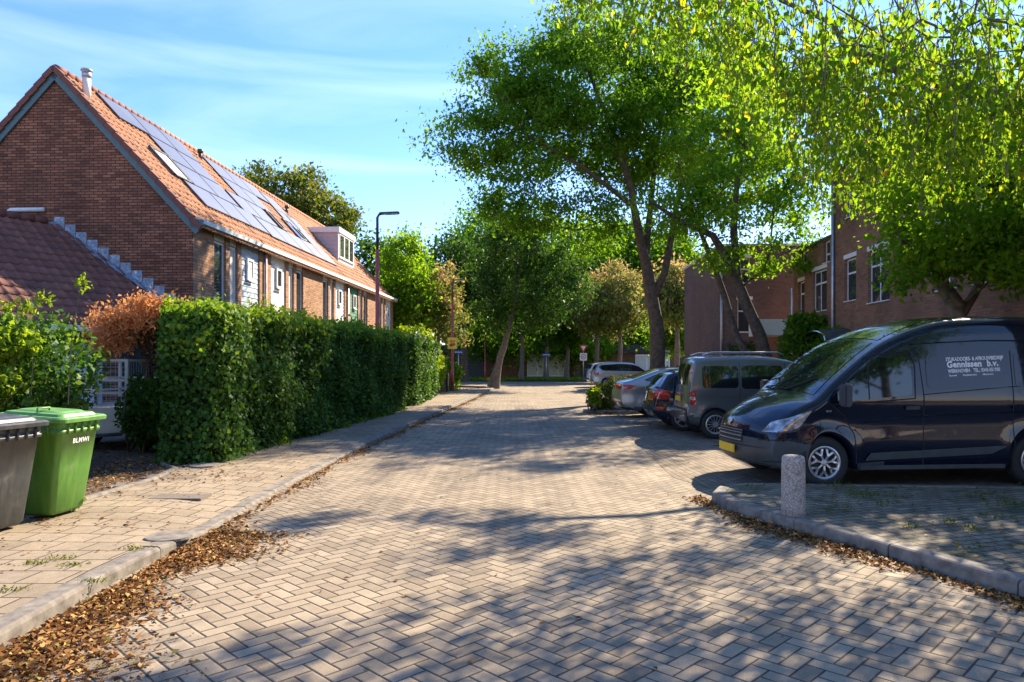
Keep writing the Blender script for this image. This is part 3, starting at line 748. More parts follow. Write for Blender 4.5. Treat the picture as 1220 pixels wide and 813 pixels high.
def bush(name, label, c, blobs, n, size, mat, seed, stems=True, z0=0.075, cat='shrub', width=0.6, fill=0.5):
    root = thing(name, label, cat, (c[0],c[1],z0))
    bl = [((b[0]-c[0], b[1]-c[1], b[2]-z0), b[3]) for b in blobs]
    blob_leaves('foliage', bl, n, size, M[mat], root, seed, width=width, fill=fill)
    if stems:
        mb = MB(); rs = np.random.default_rng(seed)
        for (q, r_) in bl:
            for k in range(5):
                e = np.array(q)+rs.normal(size=3)*np.array(r_)*0.45; s0 = np.array([rs.normal()*0.1, rs.normal()*0.1, 0.0])
                m_ = (s0+e)/2+rs.normal(size=3)*0.1; mb.tube([s0, m_, e], [0.022,0.015,0.006], 5)
        mb.build('stems', M['bark2'], root, True)
    return root
# big hedge-like shrub behind the bins
bush('ivy_shrub', 'big dark green ivy shrub behind the wheelie bins', (-7.0,10.0), [(-6.9,9.9,1.35,(1.0,0.8,0.95)),(-7.9,9.8,1.3,(1.2,0.8,1.05)),(-6.75,10.0,0.8,(0.5,0.6,0.75)),(-8.9,9.6,1.3,(1.0,0.8,1.1)),(-7.4,10.0,1.8,(0.7,0.6,0.5))], 26000, 0.075, 'leaf_ivy', 51, width=0.8, fill=0.35)
bush('ivy_shrub', 'light green shrub at the left edge above the bins', (-8.0,9.4), [(-7.3,9.3,1.9,(0.55,0.5,0.4)),(-6.9,9.2,1.35,(0.5,0.4,0.5)),(-6.5,9.3,1.9,(0.3,0.3,0.25))], 2600, 0.1, 'leaf_ivytop', 52, fill=0.8)
rs = np.random.default_rng(15); sh = bpy.data.objects[-1] if False else None
root = thing('tall_shoots', 'thin light green shoots rising above the ivy shrub', 'plant', (-7.0,9.3,0.08)); C = []; mb = MB()
for (px, top) in ((98,332),(52,350),(8,362),(30,360)):
    e = at(px, top, 9.3); b_ = at(px-8+rs.normal()*3, 400, 9.3); o0 = Vector((-7.0,9.3,0.08)); mb.tube([b_-o0-Vector((0.05,0,0.9)), b_-o0, e-o0], [0.008,0.006,0.003], 4)
    for k in range(5): C.append(np.array(e-o0)+rs.normal(size=(9,3))*np.array([0.05,0.04,0.03])+np.array([0,0,-0.035*k]))
    C.append(np.array(b_-o0)+rs.normal(size=(14,3))*0.08)
mb.build('stems', M['bark2'], root); leaves_mesh('leaves', np.concatenate(C), 0.07, M['lime'], root, rs)
bush('laurel_shrub', 'low dark laurel shrub between the trailer and the hedge', (-6.6,12.6), [(-6.35,12.6,0.75,(0.5,0.5,0.62)),(-5.9,12.4,0.8,(0.5,0.5,0.6))], 5500, 0.11, 'leaf_dark', 53, width=0.5, fill=0.4)
tree('maple_tree', 'small orange feathery maple over the trailer', 'tree', [[((-6.9,13.6,0.08),0.07),((-6.95,13.5,1.0),0.055),((-6.8,13.4,1.7),0.045)]],
     [((-7.2,13.2,2.25),(0.55,0.6,0.3)),((-6.8,13.0,2.5),(0.6,0.5,0.3)),((-6.35,12.9,2.7),(0.4,0.4,0.16)),((-7.4,13.0,1.98),(0.35,0.4,0.18))], 110, 6500, 0.07, M['leaf_orange'], M['bark'], 61, sigma=0.16, tip=0.005, hang=0.7, step=0.3)
tree('maple_tree', 'dusky dark leaved maple branches beside the ivy hedge end', 'tree', [[((-6.2,13.9,0.08),0.06),((-6.3,13.9,1.0),0.05),((-6.2,13.8,1.8),0.04)]],
     [((-6.3,13.4,2.05),(0.6,0.5,0.3)),((-5.9,13.2,2.3),(0.5,0.5,0.3)),((-6.5,13.6,1.6),(0.3,0.4,0.3))], 60, 3500, 0.09, M['leaf_maplegreen'], M['bark'], 62, sigma=0.16, tip=0.005, hang=0.7, step=0.3)
bush('hydrangea', 'small white speckled plant on the ground beside the green bin', (-4.62,7.5), [(-4.62,7.5,0.2,(0.1,0.1,0.1))], 120, 0.06, 'leaf_olive', 54, False, cat='plant')
bush('yellow_shrub', 'sunny yellow green shrub behind the second clipped hedge', (-4.6,35.2), [(-4.4,35,1.5,(0.9,1.2,1.3)),(-4.9,34.6,2.6,(1.0,1.0,0.8)),(-3.9,36.5,1.2,(0.5,0.8,0.9))], 6000, 0.17, 'lime', 55)
bush('pampas_grass', 'tuft of straw coloured plumes above the wooden planter', (-4.1,39.8), [(-4.15,39.8,1.7,(0.35,0.3,0.5))], 500, 0.3, 'leaf_blush', 56, False, width=0.2)
bush('flower_bush', 'pale flowering bush behind the red lamp post', (-3.7,41.5), [(-3.6,41.5,0.9,(0.7,0.7,0.7)),(-4.2,41.8,1.2,(0.6,0.6,0.8))], 2600, 0.17, 'leaf_big', 57)
# wooden planter fence
root = thing('wooden_planter', 'low wooden planter box of upright boards at the sidewalk', 'planter', (-4.15,37.4,0.08))
mb = MB()
for k in range(9): mb.box(-0.62+k*0.15, -0.62+k*0.15+0.138, -0.03, 0.0, 0, 0.95+0.03*((k*7)%3))
for k in range(10): mb.box(0.7, 0.73, k*0.15, k*0.15+0.138, 0, 0.95+0.03*((k*5)%3))
mb.build('boards', M['wood'], root)
dw_ = plain('dark_wood', (0.07,0.05,0.035), 0.9)
for (x, y) in ((-0.68,-0.03),(0.7,-0.06),(0.7,1.5)): mb = MB(); mb.box(x, x+0.09, y-0.03, y+0.06, 0, 1.08); mb.build('post', dw_, root)

# ------------------------------------------------------------------ bins
def wheelie(label, loc, rz, body, lid, s=1.0):
    root = thing('wheelie_bin', label, 'wheelie bin', loc, rz)
    H = 0.98*s; wb, db, wt, dt = 0.23*s, 0.25*s, 0.29*s, 0.35*s
    mb = MB(); n = 12; V = []; ring = []
    prof = [(0.0,0.0),(0.04,0.02),(0.5,0.5),(0.93,0.93),(0.935,0.93),(1.0,1.0)]
    def rr(w_, d_, r_):
        pts = []
        for cx_, cy_, a0 in ((w_-r_, d_-r_, 0),(-(w_-r_), d_-r_, 90),(-(w_-r_), -(d_-r_), 180),(w_-r_, -(d_-r_), 270)):
            for k in range(5): a = R(a0+k*22.5); pts.append((cx_+r_*math.cos(a), cy_+r_*math.sin(a)))
        return pts
    lv = [(0.03,-0.02,0.05),(0.06,0,0.05),(0.5,0,0.05),(0.86,0,0.05),(0.865,0.018,0.05),(0.90,0.02,0.05),(0.905,0.006,0.05),(0.975,0.012,0.05),(0.976,0.03,0.05),(1.0,0.03,0.05)]
    for (u, ex, r_) in lv:
        w_ = wb+(wt-wb)*u+ex; d_ = db+(dt-db)*u+ex; yo = 0.045*u
        V += [(x, y-yo, H*u) for x, y in rr(w_, d_, r_)]
    c = 20; Fc = [(i*c+j, i*c+(j+1)%c, (i+1)*c+(j+1)%c, (i+1)*c+j) for i in range(len(lv)-1) for j in range(c)]+[tuple(range(c-1,-1,-1))]
    mb.add(V, Fc)
    for k in range(-2,3): mb.box(k*0.1-0.006, k*0.1+0.006, -dt-0.062, -dt-0.02, H*0.86, H*0.975)
    for sx in (-1,1):
        for k in range(-2,3): mb.box(sx*(wt+0.0), sx*(wt+0.022), k*0.12-0.03, k*0.12-0.018, H*0.86, H*0.975)
    mb.build('body', body, root, True)
    mb = MB(); V = []
    ld = [(0.0,0.045,0.0),(0.035,0.05,0.0),(0.05,0.03,0.0),(0.05,-0.02,0.0),(0.075,-0.04,0.0),(0.08,-0.09,0.0),(0.095,-0.12,0.0)]
    for (z, ex, _) in ld:
        V += [(x, y-0.045-0.01, H+z+0.002+ (y*0.06)) for x, y in rr(wt+ex, dt+ex, 0.06)]
    Fc = [(i*c+j, i*c+(j+1)%c, (i+1)*c+(j+1)%c, (i+1)*c+j) for i in range(len(ld)-1) for j in range(c)]+[tuple((len(ld)-1)*c+j for j in range(c)), tuple(range(c-1,-1,-1))]
    mb.add(V, Fc)
    mb.box(-0.13,0.13,-dt-0.09,-dt-0.045,H-0.01,H+0.03); mb.build('lid', lid, root)
    mb = MB(); mb.tube([(-wt*0.8,dt+0.02,H-0.03),(-wt*0.8,dt+0.1,H),(wt*0.8,dt+0.1,H),(wt*0.8,dt+0.02,H-0.03)], 0.016, 8)
    mb.build('handle', lid, root, True); mb = MB(); mb.tube([(-0.26,-0.12,H+0.085),(-0.26,-0.12,H+0.12),(-0.1,-0.12,H+0.12),(-0.1,-0.12,H+0.085)],0.012,6); mb.build('handle', lid, root, True)
    for sx in (-1,1):
        mb = MB(); mb.lathe([(0.0,-0.025),(0.09,-0.025),(0.1,-0.015),(0.1,0.015),(0.09,0.025),(0.0,0.025)], 20, axis='y'); o = mb.build('wheel', M['black'], root, True)
        o.rotation_euler = (0,0,R(90)); o.location = (sx*(wb+0.0), db+0.02, 0.1)
    return root
gb = wheelie('green wheelie bin with white marking, right of the grey bin', (-4.8,7.35,0.088), R(84), M['bingreen'], M['bingreenlid'])
wheelie('dark grey wheelie bin in front at the left picture edge', (-4.92,6.6,0.088), R(80), M['bingrey'], M['bingrey'])
def text_mesh(name, s, size, mat, parent, fn, offset=0.0, extrude=0.0, spacing=1.0, res=3):
    cu = bpy.data.curves.new(name, 'FONT'); cu.body = s; cu.size = size; cu.offset = offset; cu.resolution_u = res; cu.space_character = spacing
    o = bpy.data.objects.new(name+'_tmp', cu); COL.objects.link(o); dg = bpy.context.evaluated_depsgraph_get()
    me = bpy.data.meshes.new_from_object(o.evaluated_get(dg)); bpy.data.objects.remove(o); bpy.data.curves.remove(cu)
    for v in me.vertices: v.co = fn(v.co.x, v.co.y)
    me.materials.clear(); me.materials.append(mat); o = bpy.data.objects.new(name, me); COL.objects.link(o); o.parent = parent; return o
def bl(x, y):  # front face of bin (local -y), tapering
    z = 0.74+y; u = z/0.98; return Vector((-0.09+x, -(0.25+0.10*u)-0.045*u-0.004, z))
text_mesh('lettering', 'BLMWI', 0.07, M['white_txt'], gb, bl, 0.0015, spacing=1.12)

# ------------------------------------------------------------------ trailer
root = thing('cage_trailer', 'beige box trailer with wire mesh cage standing behind the bins', 'trailer', (-7.5,12.6,0.08), R(-2))
mb = MB(); mb.box(-0.72,0.72,0.0,2.2,0.3,0.72); mb.build('box', M['trailer'], root, bevel=0.01)
mb = MB()
for x in (-0.7,0.7):
    for y in (0.03,2.17): mb.box(x-0.025,x+0.025,y-0.025,y+0.025,0.722,1.62)
for z in (0.74,1.02,1.25,1.6):
    mb.box(-0.672,0.672,0.01,0.05,z-0.02,z+0.02); mb.box(-0.672,0.672,2.15,2.19,z-0.02,z+0.02); mb.box(0.68,0.72,0.06,2.14,z-0.02,z+0.02); mb.box(-0.72,-0.68,0.06,2.14,z-0.02,z+0.02)
mb.build('cage_frame', M['trailer'], root)
mb = MB()
for k in range(17): x = -0.67+k*0.0835; mb.tube([(x,0.012,0.76),(x,0.012,1.58)], 0.004, 4)
for k in range(10): z = 0.8+k*0.085; mb.tube([(-0.67,0.008,z),(0.67,0.008,z)], 0.004, 4)
for k in range(26): y = 0.06+k*0.083; mb.tube([(0.705,y,0.76),(0.705,y,1.58)], 0.004, 4)
mb.build('mesh_panel', M['metal'], root)
mb = MB()
for x in (-0.1,0.62): mb = MB(); mb.box(x,x+0.07,-0.012,-0.001,0.38,0.62); mb.build('bracket', M['dkplastic'], root)
for sx in (-1,1):
    mb = MB(); mb.lathe([(0.12,-0.09),(0.26,-0.09),(0.29,-0.06),(0.29,0.06),(0.26,0.09),(0.12,0.09)], 28, axis='y'); o = mb.build('wheel', M['black'], root, True); o.rotation_euler = (0,0,R(90)); o.location = (sx*0.6,1.1,0.29)
mb = MB(); mb.bar((-0.35,0,0.3),(0.75,-1.5,0.4),0.06); mb.bar((0.6,0,0.3),(0.75,-1.5,0.4),0.06); mb.build('drawbar', M['metal'], root)
mb = MB(); mb.tube([(0.83,-1.35,0.12),(0.83,-1.35,0.75)],0.028,10); mb.tube([(0.83,-1.35,0.74),(0.83,-1.45,0.78)],0.012,8); mb.tube([(0.75,-1.5,0.5),(0.9,-1.62,0.66),(1.0,-1.5,0.5),(0.92,-1.45,0.3)],0.009,6)
o = mb.build('jockey_wheel', M['metal'], root, True); mb = MB(); mb.lathe([(0.0,-0.03),(0.09,-0.03),(0.1,0.0),(0.09,0.03),(0,0.03)],18,axis='y'); o2 = mb.build('tyre', M['black'], o, True); o2.location = (0.83,-1.35,0.1)
mb = MB(); mb.obox((0.75,-1.58,0.43),(0.05,0,0),(0,0.09,0),(0,0,0.04)); mb.build('coupling', M['orange'], root, bevel=0.01)

# ------------------------------------------------------------------ street lamps and signs
def lamp_post(label, x, y, z, h, group='red street lamps along the sidewalk'):
    root = thing('street_lamp', label, 'street lamp', (x,y,z), 0, group)
    mb = MB(); mb.tube([(0,0,0),(0,0,1.2),(0,0,1.22),(0,0,h*0.82)], [0.085,0.08,0.062,0.058], 14); mb.build('pole', M['polered'], root, True)
    mb = MB(); mb.tube([(0,0,h*0.82),(0,0,h-0.12),(0.05,0,h-0.03),(0.16,0,h)], [0.045,0.04,0.036,0.034], 10); mb.build('upper_pole', M['poledark'], root, True)
    mb = MB(); mb.obox((0.36,0,h+0.015),(0.3,0,0.012),(0,0.1,0),(0,0,0.03)); mb.build('lamp_head', M['poledark'], root, bevel=0.02)
    mb = MB(); mb.obox((0.42,0,h-0.022),(0.2,0,0.008),(0,0.07,0),(0,0,0.004)); mb.build('lens', M['lampclear'], root)
    return root
lamp_post('tall red lamp post rising out of the ivy hedge', -4.02, 21.3, 0.08, 6.0)
lamp_post('red lamp post carrying the yellow sign by the planter', -3.22, 38.6, 0.08, 6.0)
lamp_post('distant red lamp post across by the brown building', -2.35, 62.5, 0.05, 6.0)
root = thing('watch_sign', 'yellow and white sign with orange emblem on the red lamp post', 'sign', (-3.22,38.5,2.35))
mb = MB(); mb.box(-0.25,0.25,-0.03,-0.01,0,0.62); mb.build('board', M['yellow'], root, bevel=0.004)
mb = MB(); mb.box(-0.21,0.21,-0.037,-0.032,0.04,0.58); mb.build('field', plain('sign_pale_yellow', (0.85,0.68,0.1),0.5), root)
mb = MB()
for (x, z, r_) in ((-0.07,0.42,0.085),(0.09,0.42,0.07),(0,0.24,0.12),(-0.1,0.2,0.07),(0.11,0.26,0.06)): mb.lathe([(0,-0.004),(r_,-0.004),(r_,0.003)],16,axis='y',c=(x,-0.042,z))
mb.build('emblem', M['orange'], root)
def name_sign(label, x, y, h, z=0.05):
    r_ = thing('street_name_sign', label, 'sign', (x,y,z), 0, 'street name signs at the cross street'); mb = MB(); mb.tube([(0,0,0),(0,0,h)],0.04,10); mb.build('post', M['metal'], r_, True)
    mb = MB(); mb.box(-0.35,0.35,-0.06,-0.04,h-0.3,h-0.05); mb.build('board', M['blue'], r_, bevel=0.004); mb = MB(); mb.box(-0.3,0.3,-0.066,-0.062,h-0.2,h-0.15); mb.build('lettering', M['white_txt'], r_)
name_sign('blue name sign on a grey post left of the leaning tree', -4.2, 56.0, 2.55); name_sign('blue name sign on a grey post standing alone in the far verge', 3.0, 62.5, 2.4); name_sign('blue name sign close right of the big tree trunk', 11.6, 54.0, 2.6)
root = thing('yield_sign', 'red and white give way triangle above a square zone sign', 'sign', (6.0,60.0,0.02))
mb = MB(); mb.tube([(0,0,0),(0,0,3.1)],0.04,10); mb.build('post', M['metal'], root, True)
mb = MB(); mb.add([(-0.36,-0.05,3.05),(0.36,-0.05,3.05),(0,-0.05,2.42),(-0.36,-0.03,3.05),(0.36,-0.03,3.05),(0,-0.03,2.42)],[(0,2,1),(3,4,5),(0,1,4,3),(1,2,5,4),(2,0,3,5)]); mb.build('triangle', M['red'], root)
mb = MB(); mb.add([(-0.2,-0.056,2.96),(0.2,-0.056,2.96),(0,-0.056,2.6)],[(0,2,1)]); mb.build('triangle_field', M['white'], root)
mb = MB(); mb.box(-0.3,0.3,-0.05,-0.03,1.75,2.38); mb.build('zone_board', M['white'], root, bevel=0.004)
mb = MB(); n=28; V=[(r_*math.cos(2*math.pi*k/n),-0.055,2.07+r_*math.sin(2*math.pi*k/n)) for r_ in (0.16,0.22) for k in range(n)]; mb.add(V,[(k,n+k,n+(k+1)%n,(k+1)%n) for k in range(n)]); mb.build('ring', M['red'], root)
text_mesh('digits','30',0.17,M['black'],root,lambda x,y: Vector((-0.1+x,-0.057,2.01+y)),0.003)
# bollard
root = thing('bollard', 'weathered round concrete bollard on the kerb corner before the van', 'bollard', (2.83,7.18,0.11))
mb = MB(); mb.lathe([(0.118,-0.05),(0.116,0.1),(0.112,0.5),(0.109,0.572),(0.1,0.592),(0.085,0.6),(0.0,0.602)], 32)
o = mb.build('shaft', M['concrete'], root, True)

# ------------------------------------------------------------------ roofs
def tile_roof(name, mat, parent, P0, U, Vd, lu, lv, tw=0.22, th=0.34, seed=1, amp=0.028, clip=None, thick=0.02):
    """pantile field: P0 upper-left corner, U unit along rows, Vd unit down slope"""
    rs = np.random.default_rng(seed); P0 = np.array(P0,float); U = np.array(U,float); Vd = np.array(Vd,float); N = np.cross(Vd, U); N = N/np.linalg.norm(N)
    if N[2] < 0: N = -N
    nt_ = int(round(lu/tw)); tw = lu/nt_; nr = int(math.ceil(lv/th)); th = lv/nr; k = 6
    us = np.arange(nt_*k+1)*tw/k; ph = (np.arange(nt_*k+1) % k)/k
    prof = amp*(np.cos(2*np.pi*ph)*0.6+0.4*np.cos(4*np.pi*ph+0.6))
    V = []; Fc = []; at_ = []; b = 0; m_ = len(us)
    for r_ in range(nr):
        v0 = r_*th-0.02; v1 = (r_+1)*th
        jit = np.repeat(rs.normal(size=nt_+1)*0.004, k)[:m_]
        jit = np.concatenate([jit, np.full(m_-len(jit), jit[-1])]) if len(jit) < m_ else jit
        rows = [(v0, 0.0), (v1, 0.028), (v1+0.001, -0.01)]
        for (v, h) in rows:
            V.append(P0[None]+us[:,None]*U+(v+(jit[:,None] if h else 0))*Vd+(prof[:,None]+h+jit[:,None])*N)
        tr = np.repeat(rs.random(nt_), k)
        for q in range(2):
            for i in range(m_-1): Fc.append((b+q*m_+i, b+(q+1)*m_+i, b+(q+1)*m_+i+1, b+q*m_+i+1)); at_.append(tr[i]*(0.9 if q == 0 else 0.4))
        b += 3*m_
    V = np.concatenate(V); Fc = np.array(Fc); at_ = np.array(at_)
    if clip is not None:
        c = V[Fc].mean(axis=1); kp = clip(c); Fc = Fc[kp]; at_ = at_[kp]
    return raw_mesh(name, V, Fc, mat, parent, False, None, at_)

def boards(mb, x0, x1, yf, z0, z1, h=0.17, d=0.02):
    z = z0; 
    while z < z1-0.02:
        zt = min(z+h, z1); V = [(x0,yf-d,z),(x1,yf-d,z),(x1,yf-0.003,zt),(x0,yf-0.003,zt),(x0,yf+0.02,z),(x1,yf+0.02,z)]
        mb.add(V, [(0,1,2,3),(4,5,1,0)]); z = zt
# ------------------------------------------------------------------ terraced houses (local: x along street away from camera, y inward, z up)
HX, HY, HR = -8.85, 19.8, R(87.0)
EZ, RZ, DP = 5.6, 9.8, 7.8
UW = 5.06; SL = math.hypot(3.9, RZ-EZ); cs, sn = 3.9/SL, (RZ-EZ)/SL
def window_unit(root, x0, x1, z0, z1, yf=0.09, pane=None, fr=0.06, name='window'):
    w_ = MB(); w_.box(x0,x1,yf,yf+0.06,z1-fr,z1); w_.box(x0,x1,yf,yf+0.06,z0,z0+fr); w_.box(x0,x0+fr,yf,yf+0.06,z0+fr,z1-fr); w_.box(x1-fr,x1,yf,yf+0.06,z0+fr,z1-fr)
    w_.box(x0-0.02,x1+0.02,yf-0.05,yf-0.002,z0-0.05,z0-0.005)
    wo = w_.build(name, M['white'], root)
    g = MB(); g.box(x0+fr,x1-fr,yf+0.03,yf+0.036,z0+fr,z1-fr); g.build('glass', pane or M['glass'], wo)
    return wo
cladm = ['greypaint','cream','white','greenpaint','white']
labels = ['end house of the terrace with brown brick gable, flue and grey boarded panel','second terraced house from the gable with smooth cream panel','middle terraced house with solar panels and white boarded panel','fourth terraced house carrying the dormer and green boarded panel','farthest terraced house of the row behind the lamp post']
for ui in range(5):
    mir = ui % 2 == 1; s0 = ui*UW
    root = thing('terraced_house', labels[ui], 'house', (HX+math.cos(HR)*s0, HY+math.sin(HR)*s0, 0.0), HR, 'terraced houses on the left')
    X = (lambda a, b: (UW-b, UW-a)) if mir else (lambda a, b: (a, b))
    # walls
    mb = MB(); mb.box(0.002,UW-0.002,0.14,DP-0.12,0,EZ-0.05); 
    mb.build('wall', M['brick_front'], root)
    segs = [(0.003,1.24),(2.02,2.28),(2.84,3.12),(4.56,UW-0.003)] 
    for a, b in segs:
        a, b = X(a, b); mb = MB(); mb.box(a,b,0.0,0.138,0,EZ-0.12); mb.build('pier', M['brick_front'], root)
    # lower infill and spandrels
    for a, b in ((1.245,2.015),(2.285,2.835)):
        a, b = X(a, b)
        for z0, z1 in ((0,3.35),(5.28,EZ-0.12)): mb = MB(); mb.box(a,b,0.05,0.137,z0,z1); mb.build('spandrel', M['cream'], root)
    for a, b in ((1.25,2.01),(2.29,2.83)):
        a, b = X(a, b); window_unit(root, a, b, 3.42, 5.25, 0.075, M['curtain'] if (ui*3+int(a)) % 3 == 2 else M['glass'])
    a, b = X(3.125,4.555); mb = MB()
    if ui == 1: mb.box(a,b,0.055,0.137,0,EZ-0.12)
    else: boards(mb, a, b, 0.06, 2.6, EZ-0.12); mb.box(a,b,0.07,0.137,0,EZ-0.121)
    mb.build('cladding', M[cladm[ui]], root)
    a, b = X(3.55,4.05); window_unit(root, a, b, 4.35, 5.05, -0.02, M['curtain'] if ui == 0 else None, 0.07)
    # fascia + gutter + downpipe
    mb = MB(); mb.box(0,UW,-0.14,0.1,EZ-0.16,EZ-0.02); mb.build('soffit', M['verdigris'] if ui == 0 else M['white'], root)
    mb = MB(); g0 = 0.0 if ui else -0.12
    mb.box(g0,UW,-0.3,-0.145,EZ-0.12,EZ+0.02); mb.build('gutter', M['gutter'] if ui == 0 else M['white'], root, bevel=0.01)
    if ui in (0,2): mb = MB(); mb.tube([(UW-0.12,-0.06,EZ-0.13),(UW-0.12,-0.06,0)],0.045,10); mb.build('downpipe', M['metal'] if ui else M['lilac'], root, True)
    # roof slopes
    ov = 0.42
    def rp(s, v, h=0.0): return (s, 3.9-v*cs-h*sn*0-0 + (-h*sn), RZ-v*sn+h*cs)
    st = -0.1 if ui == 0 else 0.0; en = UW+(0.1 if ui == 4 else 0)
    tile_roof('roof', M['tile'], root, (st,3.9,RZ+0.05), (1,0,0), (0,-cs,-sn), en-st, SL+ov*0.85, seed=ui+1)
    tile_roof('rear_roof', M['tile_dark'], root, (st,3.9,RZ+0.05), (1,0,0), (0,cs,-sn), en-st, SL+ov, seed=ui+11)
    mb = MB(); sk = [(0,3.9,RZ-0.02),(0,3.9-cs*SL,RZ-sn*SL-0.02),(UW,3.9-cs*SL,RZ-sn*SL-0.02),(UW,3.9,RZ-0.02),(0,3.9+cs*SL,RZ-sn*SL-0.02),(UW,3.9+cs*SL,RZ-sn*SL-0.02)]
    mb.add(sk, [(0,3,2,1),(0,4,5,3),(0,1,4),(3,5,2)]); mb.build('roof_deck', M['dkplastic'] if ui not in (0,4) else M['brick_gable'], root)
    mb = MB(); k = int((en-st)/0.33)
    for i in range(k): x = st+i*(en-st)/k; mb.tube([(x,3.9,RZ+0.06),(x+(en-st)/k*1.03,3.9,RZ+0.075)], [0.1,0.115], 10)
    mb.build('ridge', M['tile_dark'] if ui == 0 else M['tile'], root, True)
    # gable of the near end
    if ui == 0:
        mb = MB(); mb.add([(-0.06,0.0,0),(-0.06,DP,0),(-0.06,DP,EZ+0.02),(-0.06,3.9,RZ-0.01),(-0.06,0.0,EZ+0.02),(0.0015,0.0,0),(0.0015,DP,0),(0.0015,DP,EZ+0.02),(0.0015,3.9,RZ-0.01),(0.0015,0.0,EZ+0.02)],
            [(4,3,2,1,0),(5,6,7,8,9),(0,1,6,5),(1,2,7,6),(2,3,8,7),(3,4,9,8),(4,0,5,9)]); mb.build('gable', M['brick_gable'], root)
        mb = MB()
        for sg in (-1,1):
            a = Vector((-0.11,3.9,RZ-0.1)); b = Vector((-0.11,3.9+sg*(SL+0.32)*cs,RZ-0.1-(SL+0.32)*sn)); mb.bar(a,b,0.05,0.26,up=(0,-sg*sn,cs) if True else (0,0,1))
        mb.box(-0.135,0.0,-0.3,0.02,EZ-0.24,EZ-0.02); mb.build('bargeboard', M['verdigris'], root)
        mb = MB()
        for sg in (-1,1):
            nt_ = 17
            for i in range(nt_):
                v0 = i*(SL+0.4)/nt_; v1 = v0+(SL+0.4)/nt_*1.12
                for (hh, xx) in ((0.02,-0.17),):
                    a = Vector((xx,3.9+sg*v0*cs,RZ-v0*sn+0.03)); b = Vector((xx,3.9+sg*v1*cs,RZ-v1*sn+0.07)); mb.bar(a,b,0.05,0.15,up=(0,-sg*sn,cs)); a.x += 0.09; b.x += 0.09; a.z += 0.07; b.z += 0.07; mb.bar(a,b,0.2,0.035,up=(0,-sg*sn,cs))
        mb.build('verge_tiles', M['tile_dark'], root)
        # flue
        q = rp(0.5,0.75); mb = MB(); mb.tube([(q[0],q[1],q[2]-0.1),(q[0],q[1],q[2]+0.55)],0.11,14); mb.build('chimney', M['cream'], root, True)
        mb = MB(); mb.lathe([(0.11,0.552),(0.125,0.555),(0.125,0.7),(0.11,0.705),(0.11,0.74),(0.16,0.745),(0.15,0.79),(0.0,0.8)],16,c=(q[0],q[1],q[2])); mb.build('chimney_cap', M['metal'], root, True)
        mb = MB(); a = (DP/2,); wy = lambda px: None
        pA = ( -0.12, 6.15, 5.0)
        mb.tube([(-0.13,4.2,5.9),(-0.13,5.14,5.9),(-0.13,5.19,5.88),(-0.13,5.21,5.8),(-0.13,5.21,4.9)],0.06,12); mb.build('vent_pipe', M['white'], root, True)
    if ui == 4:
        mb = MB(); mb.box(UW,UW+0.05,0,DP,0,EZ); mb.build('gable', M['brick_gable'], root)
    # solar
    def panels(lst, rows_w=1.62, rows_h=1.1):
        for (a, v) in lst:
            a -= s0
            b_, v2 = a+rows_w, v+rows_h
            fr = MB(); P = [rp(a,v,0.12), rp(b_,v,0.12), rp(b_,v2,0.12), rp(a,v2,0.12), rp(a,v,0.08), rp(b_,v,0.08), rp(b_,v2,0.08), rp(a,v2,0.08)]
            fr.add(P, [(0,3,2,1),(4,5,6,7),(0,1,5,4),(1,2,6,5),(2,3,7,6),(3,0,4,7)]); fo = fr.build('solar_panel', M['solarframe'], root)
            ce = MB(); e = 0.025; ce.quad(rp(a+e,v+e,0.124), rp(a+e,v2-e,0.124), rp(b_-e,v2-e,0.124), rp(b_-e,v+e,0.124)); ce.build('cells', M['solar'], fo)
    allp = [(1.42+1.66*i, 0.14) for i in range(3)] + [(2.9+1.66*i, 1.28) for i in range(2)] + [(2.9+1.66*i, 2.42) for i in range(2)] + [(2.12+1.66*i, 3.56) for i in range(3)]
    allp += [(7.8+1.66*i, 0.22) for i in range(3)]+[(7.8+1.66*i,1.36) for i in range(2)]+[(6.5,2.5),(8.16,2.5),(12.9,0.5),(14.4,0.5) if False else (12.82,1.62)]+[(7.2+1.66*i,3.64) for i in range(5)]+[(13.8,1.65),(13.9,2.6)]
    mine = [p for p in allp if s0 <= p[0]+0.8 < s0+UW]; panels(mine)
    # roof windows
    for (a, v, w_, l_) in ((1.75,2.3,0.95,1.2),(12.35,2.4,0.9,1.2),(10.3,2.45,0.45,1.1),(23.2,0.9,0.9,1.2)):
        a -= s0
        if 0 <= a < UW:
            fr = MB(); mid = Vector(rp(a+w_/2, v+l_/2, 0.1)); ux = Vector((1,0,0)); vx = Vector((0,-cs,-sn)); nx = Vector((0,-sn,cs))
            for (cu, cv, hu, hv) in ((0,-l_/2,w_/2,0.05),(0,l_/2,w_/2,0.05),(-w_/2,0,0.05,l_/2-0.05),(w_/2,0,0.05,l_/2-0.05)): fr.obox(mid+ux*cu+vx*cv, ux*hu, vx*hv, nx*0.05)
            fo = fr.build('roof_window', M['dkplastic'], root); g = MB(); g.obox(mid+nx*0.01, ux*(w_/2-0.05), vx*(l_/2-0.05), nx*0.01); g.build('glass', M['curtain'] if a < 2 and ui == 0 else M['glass'], fo)
    for (a, v) in ((7.45,0.55),(15.5,1.1)):
        a -= s0
        if 0 <= a < UW: q = rp(a,v); mb = MB(); mb.tube([(q[0],q[1],q[2]),(q[0],q[1],q[2]+0.32)],0.07,10); mb.tube([(q[0],q[1],q[2]+0.3),(q[0],q[1]-0.0,q[2]+0.42)],0.11,10); mb.build('vent', M['dkplastic'], root, True)
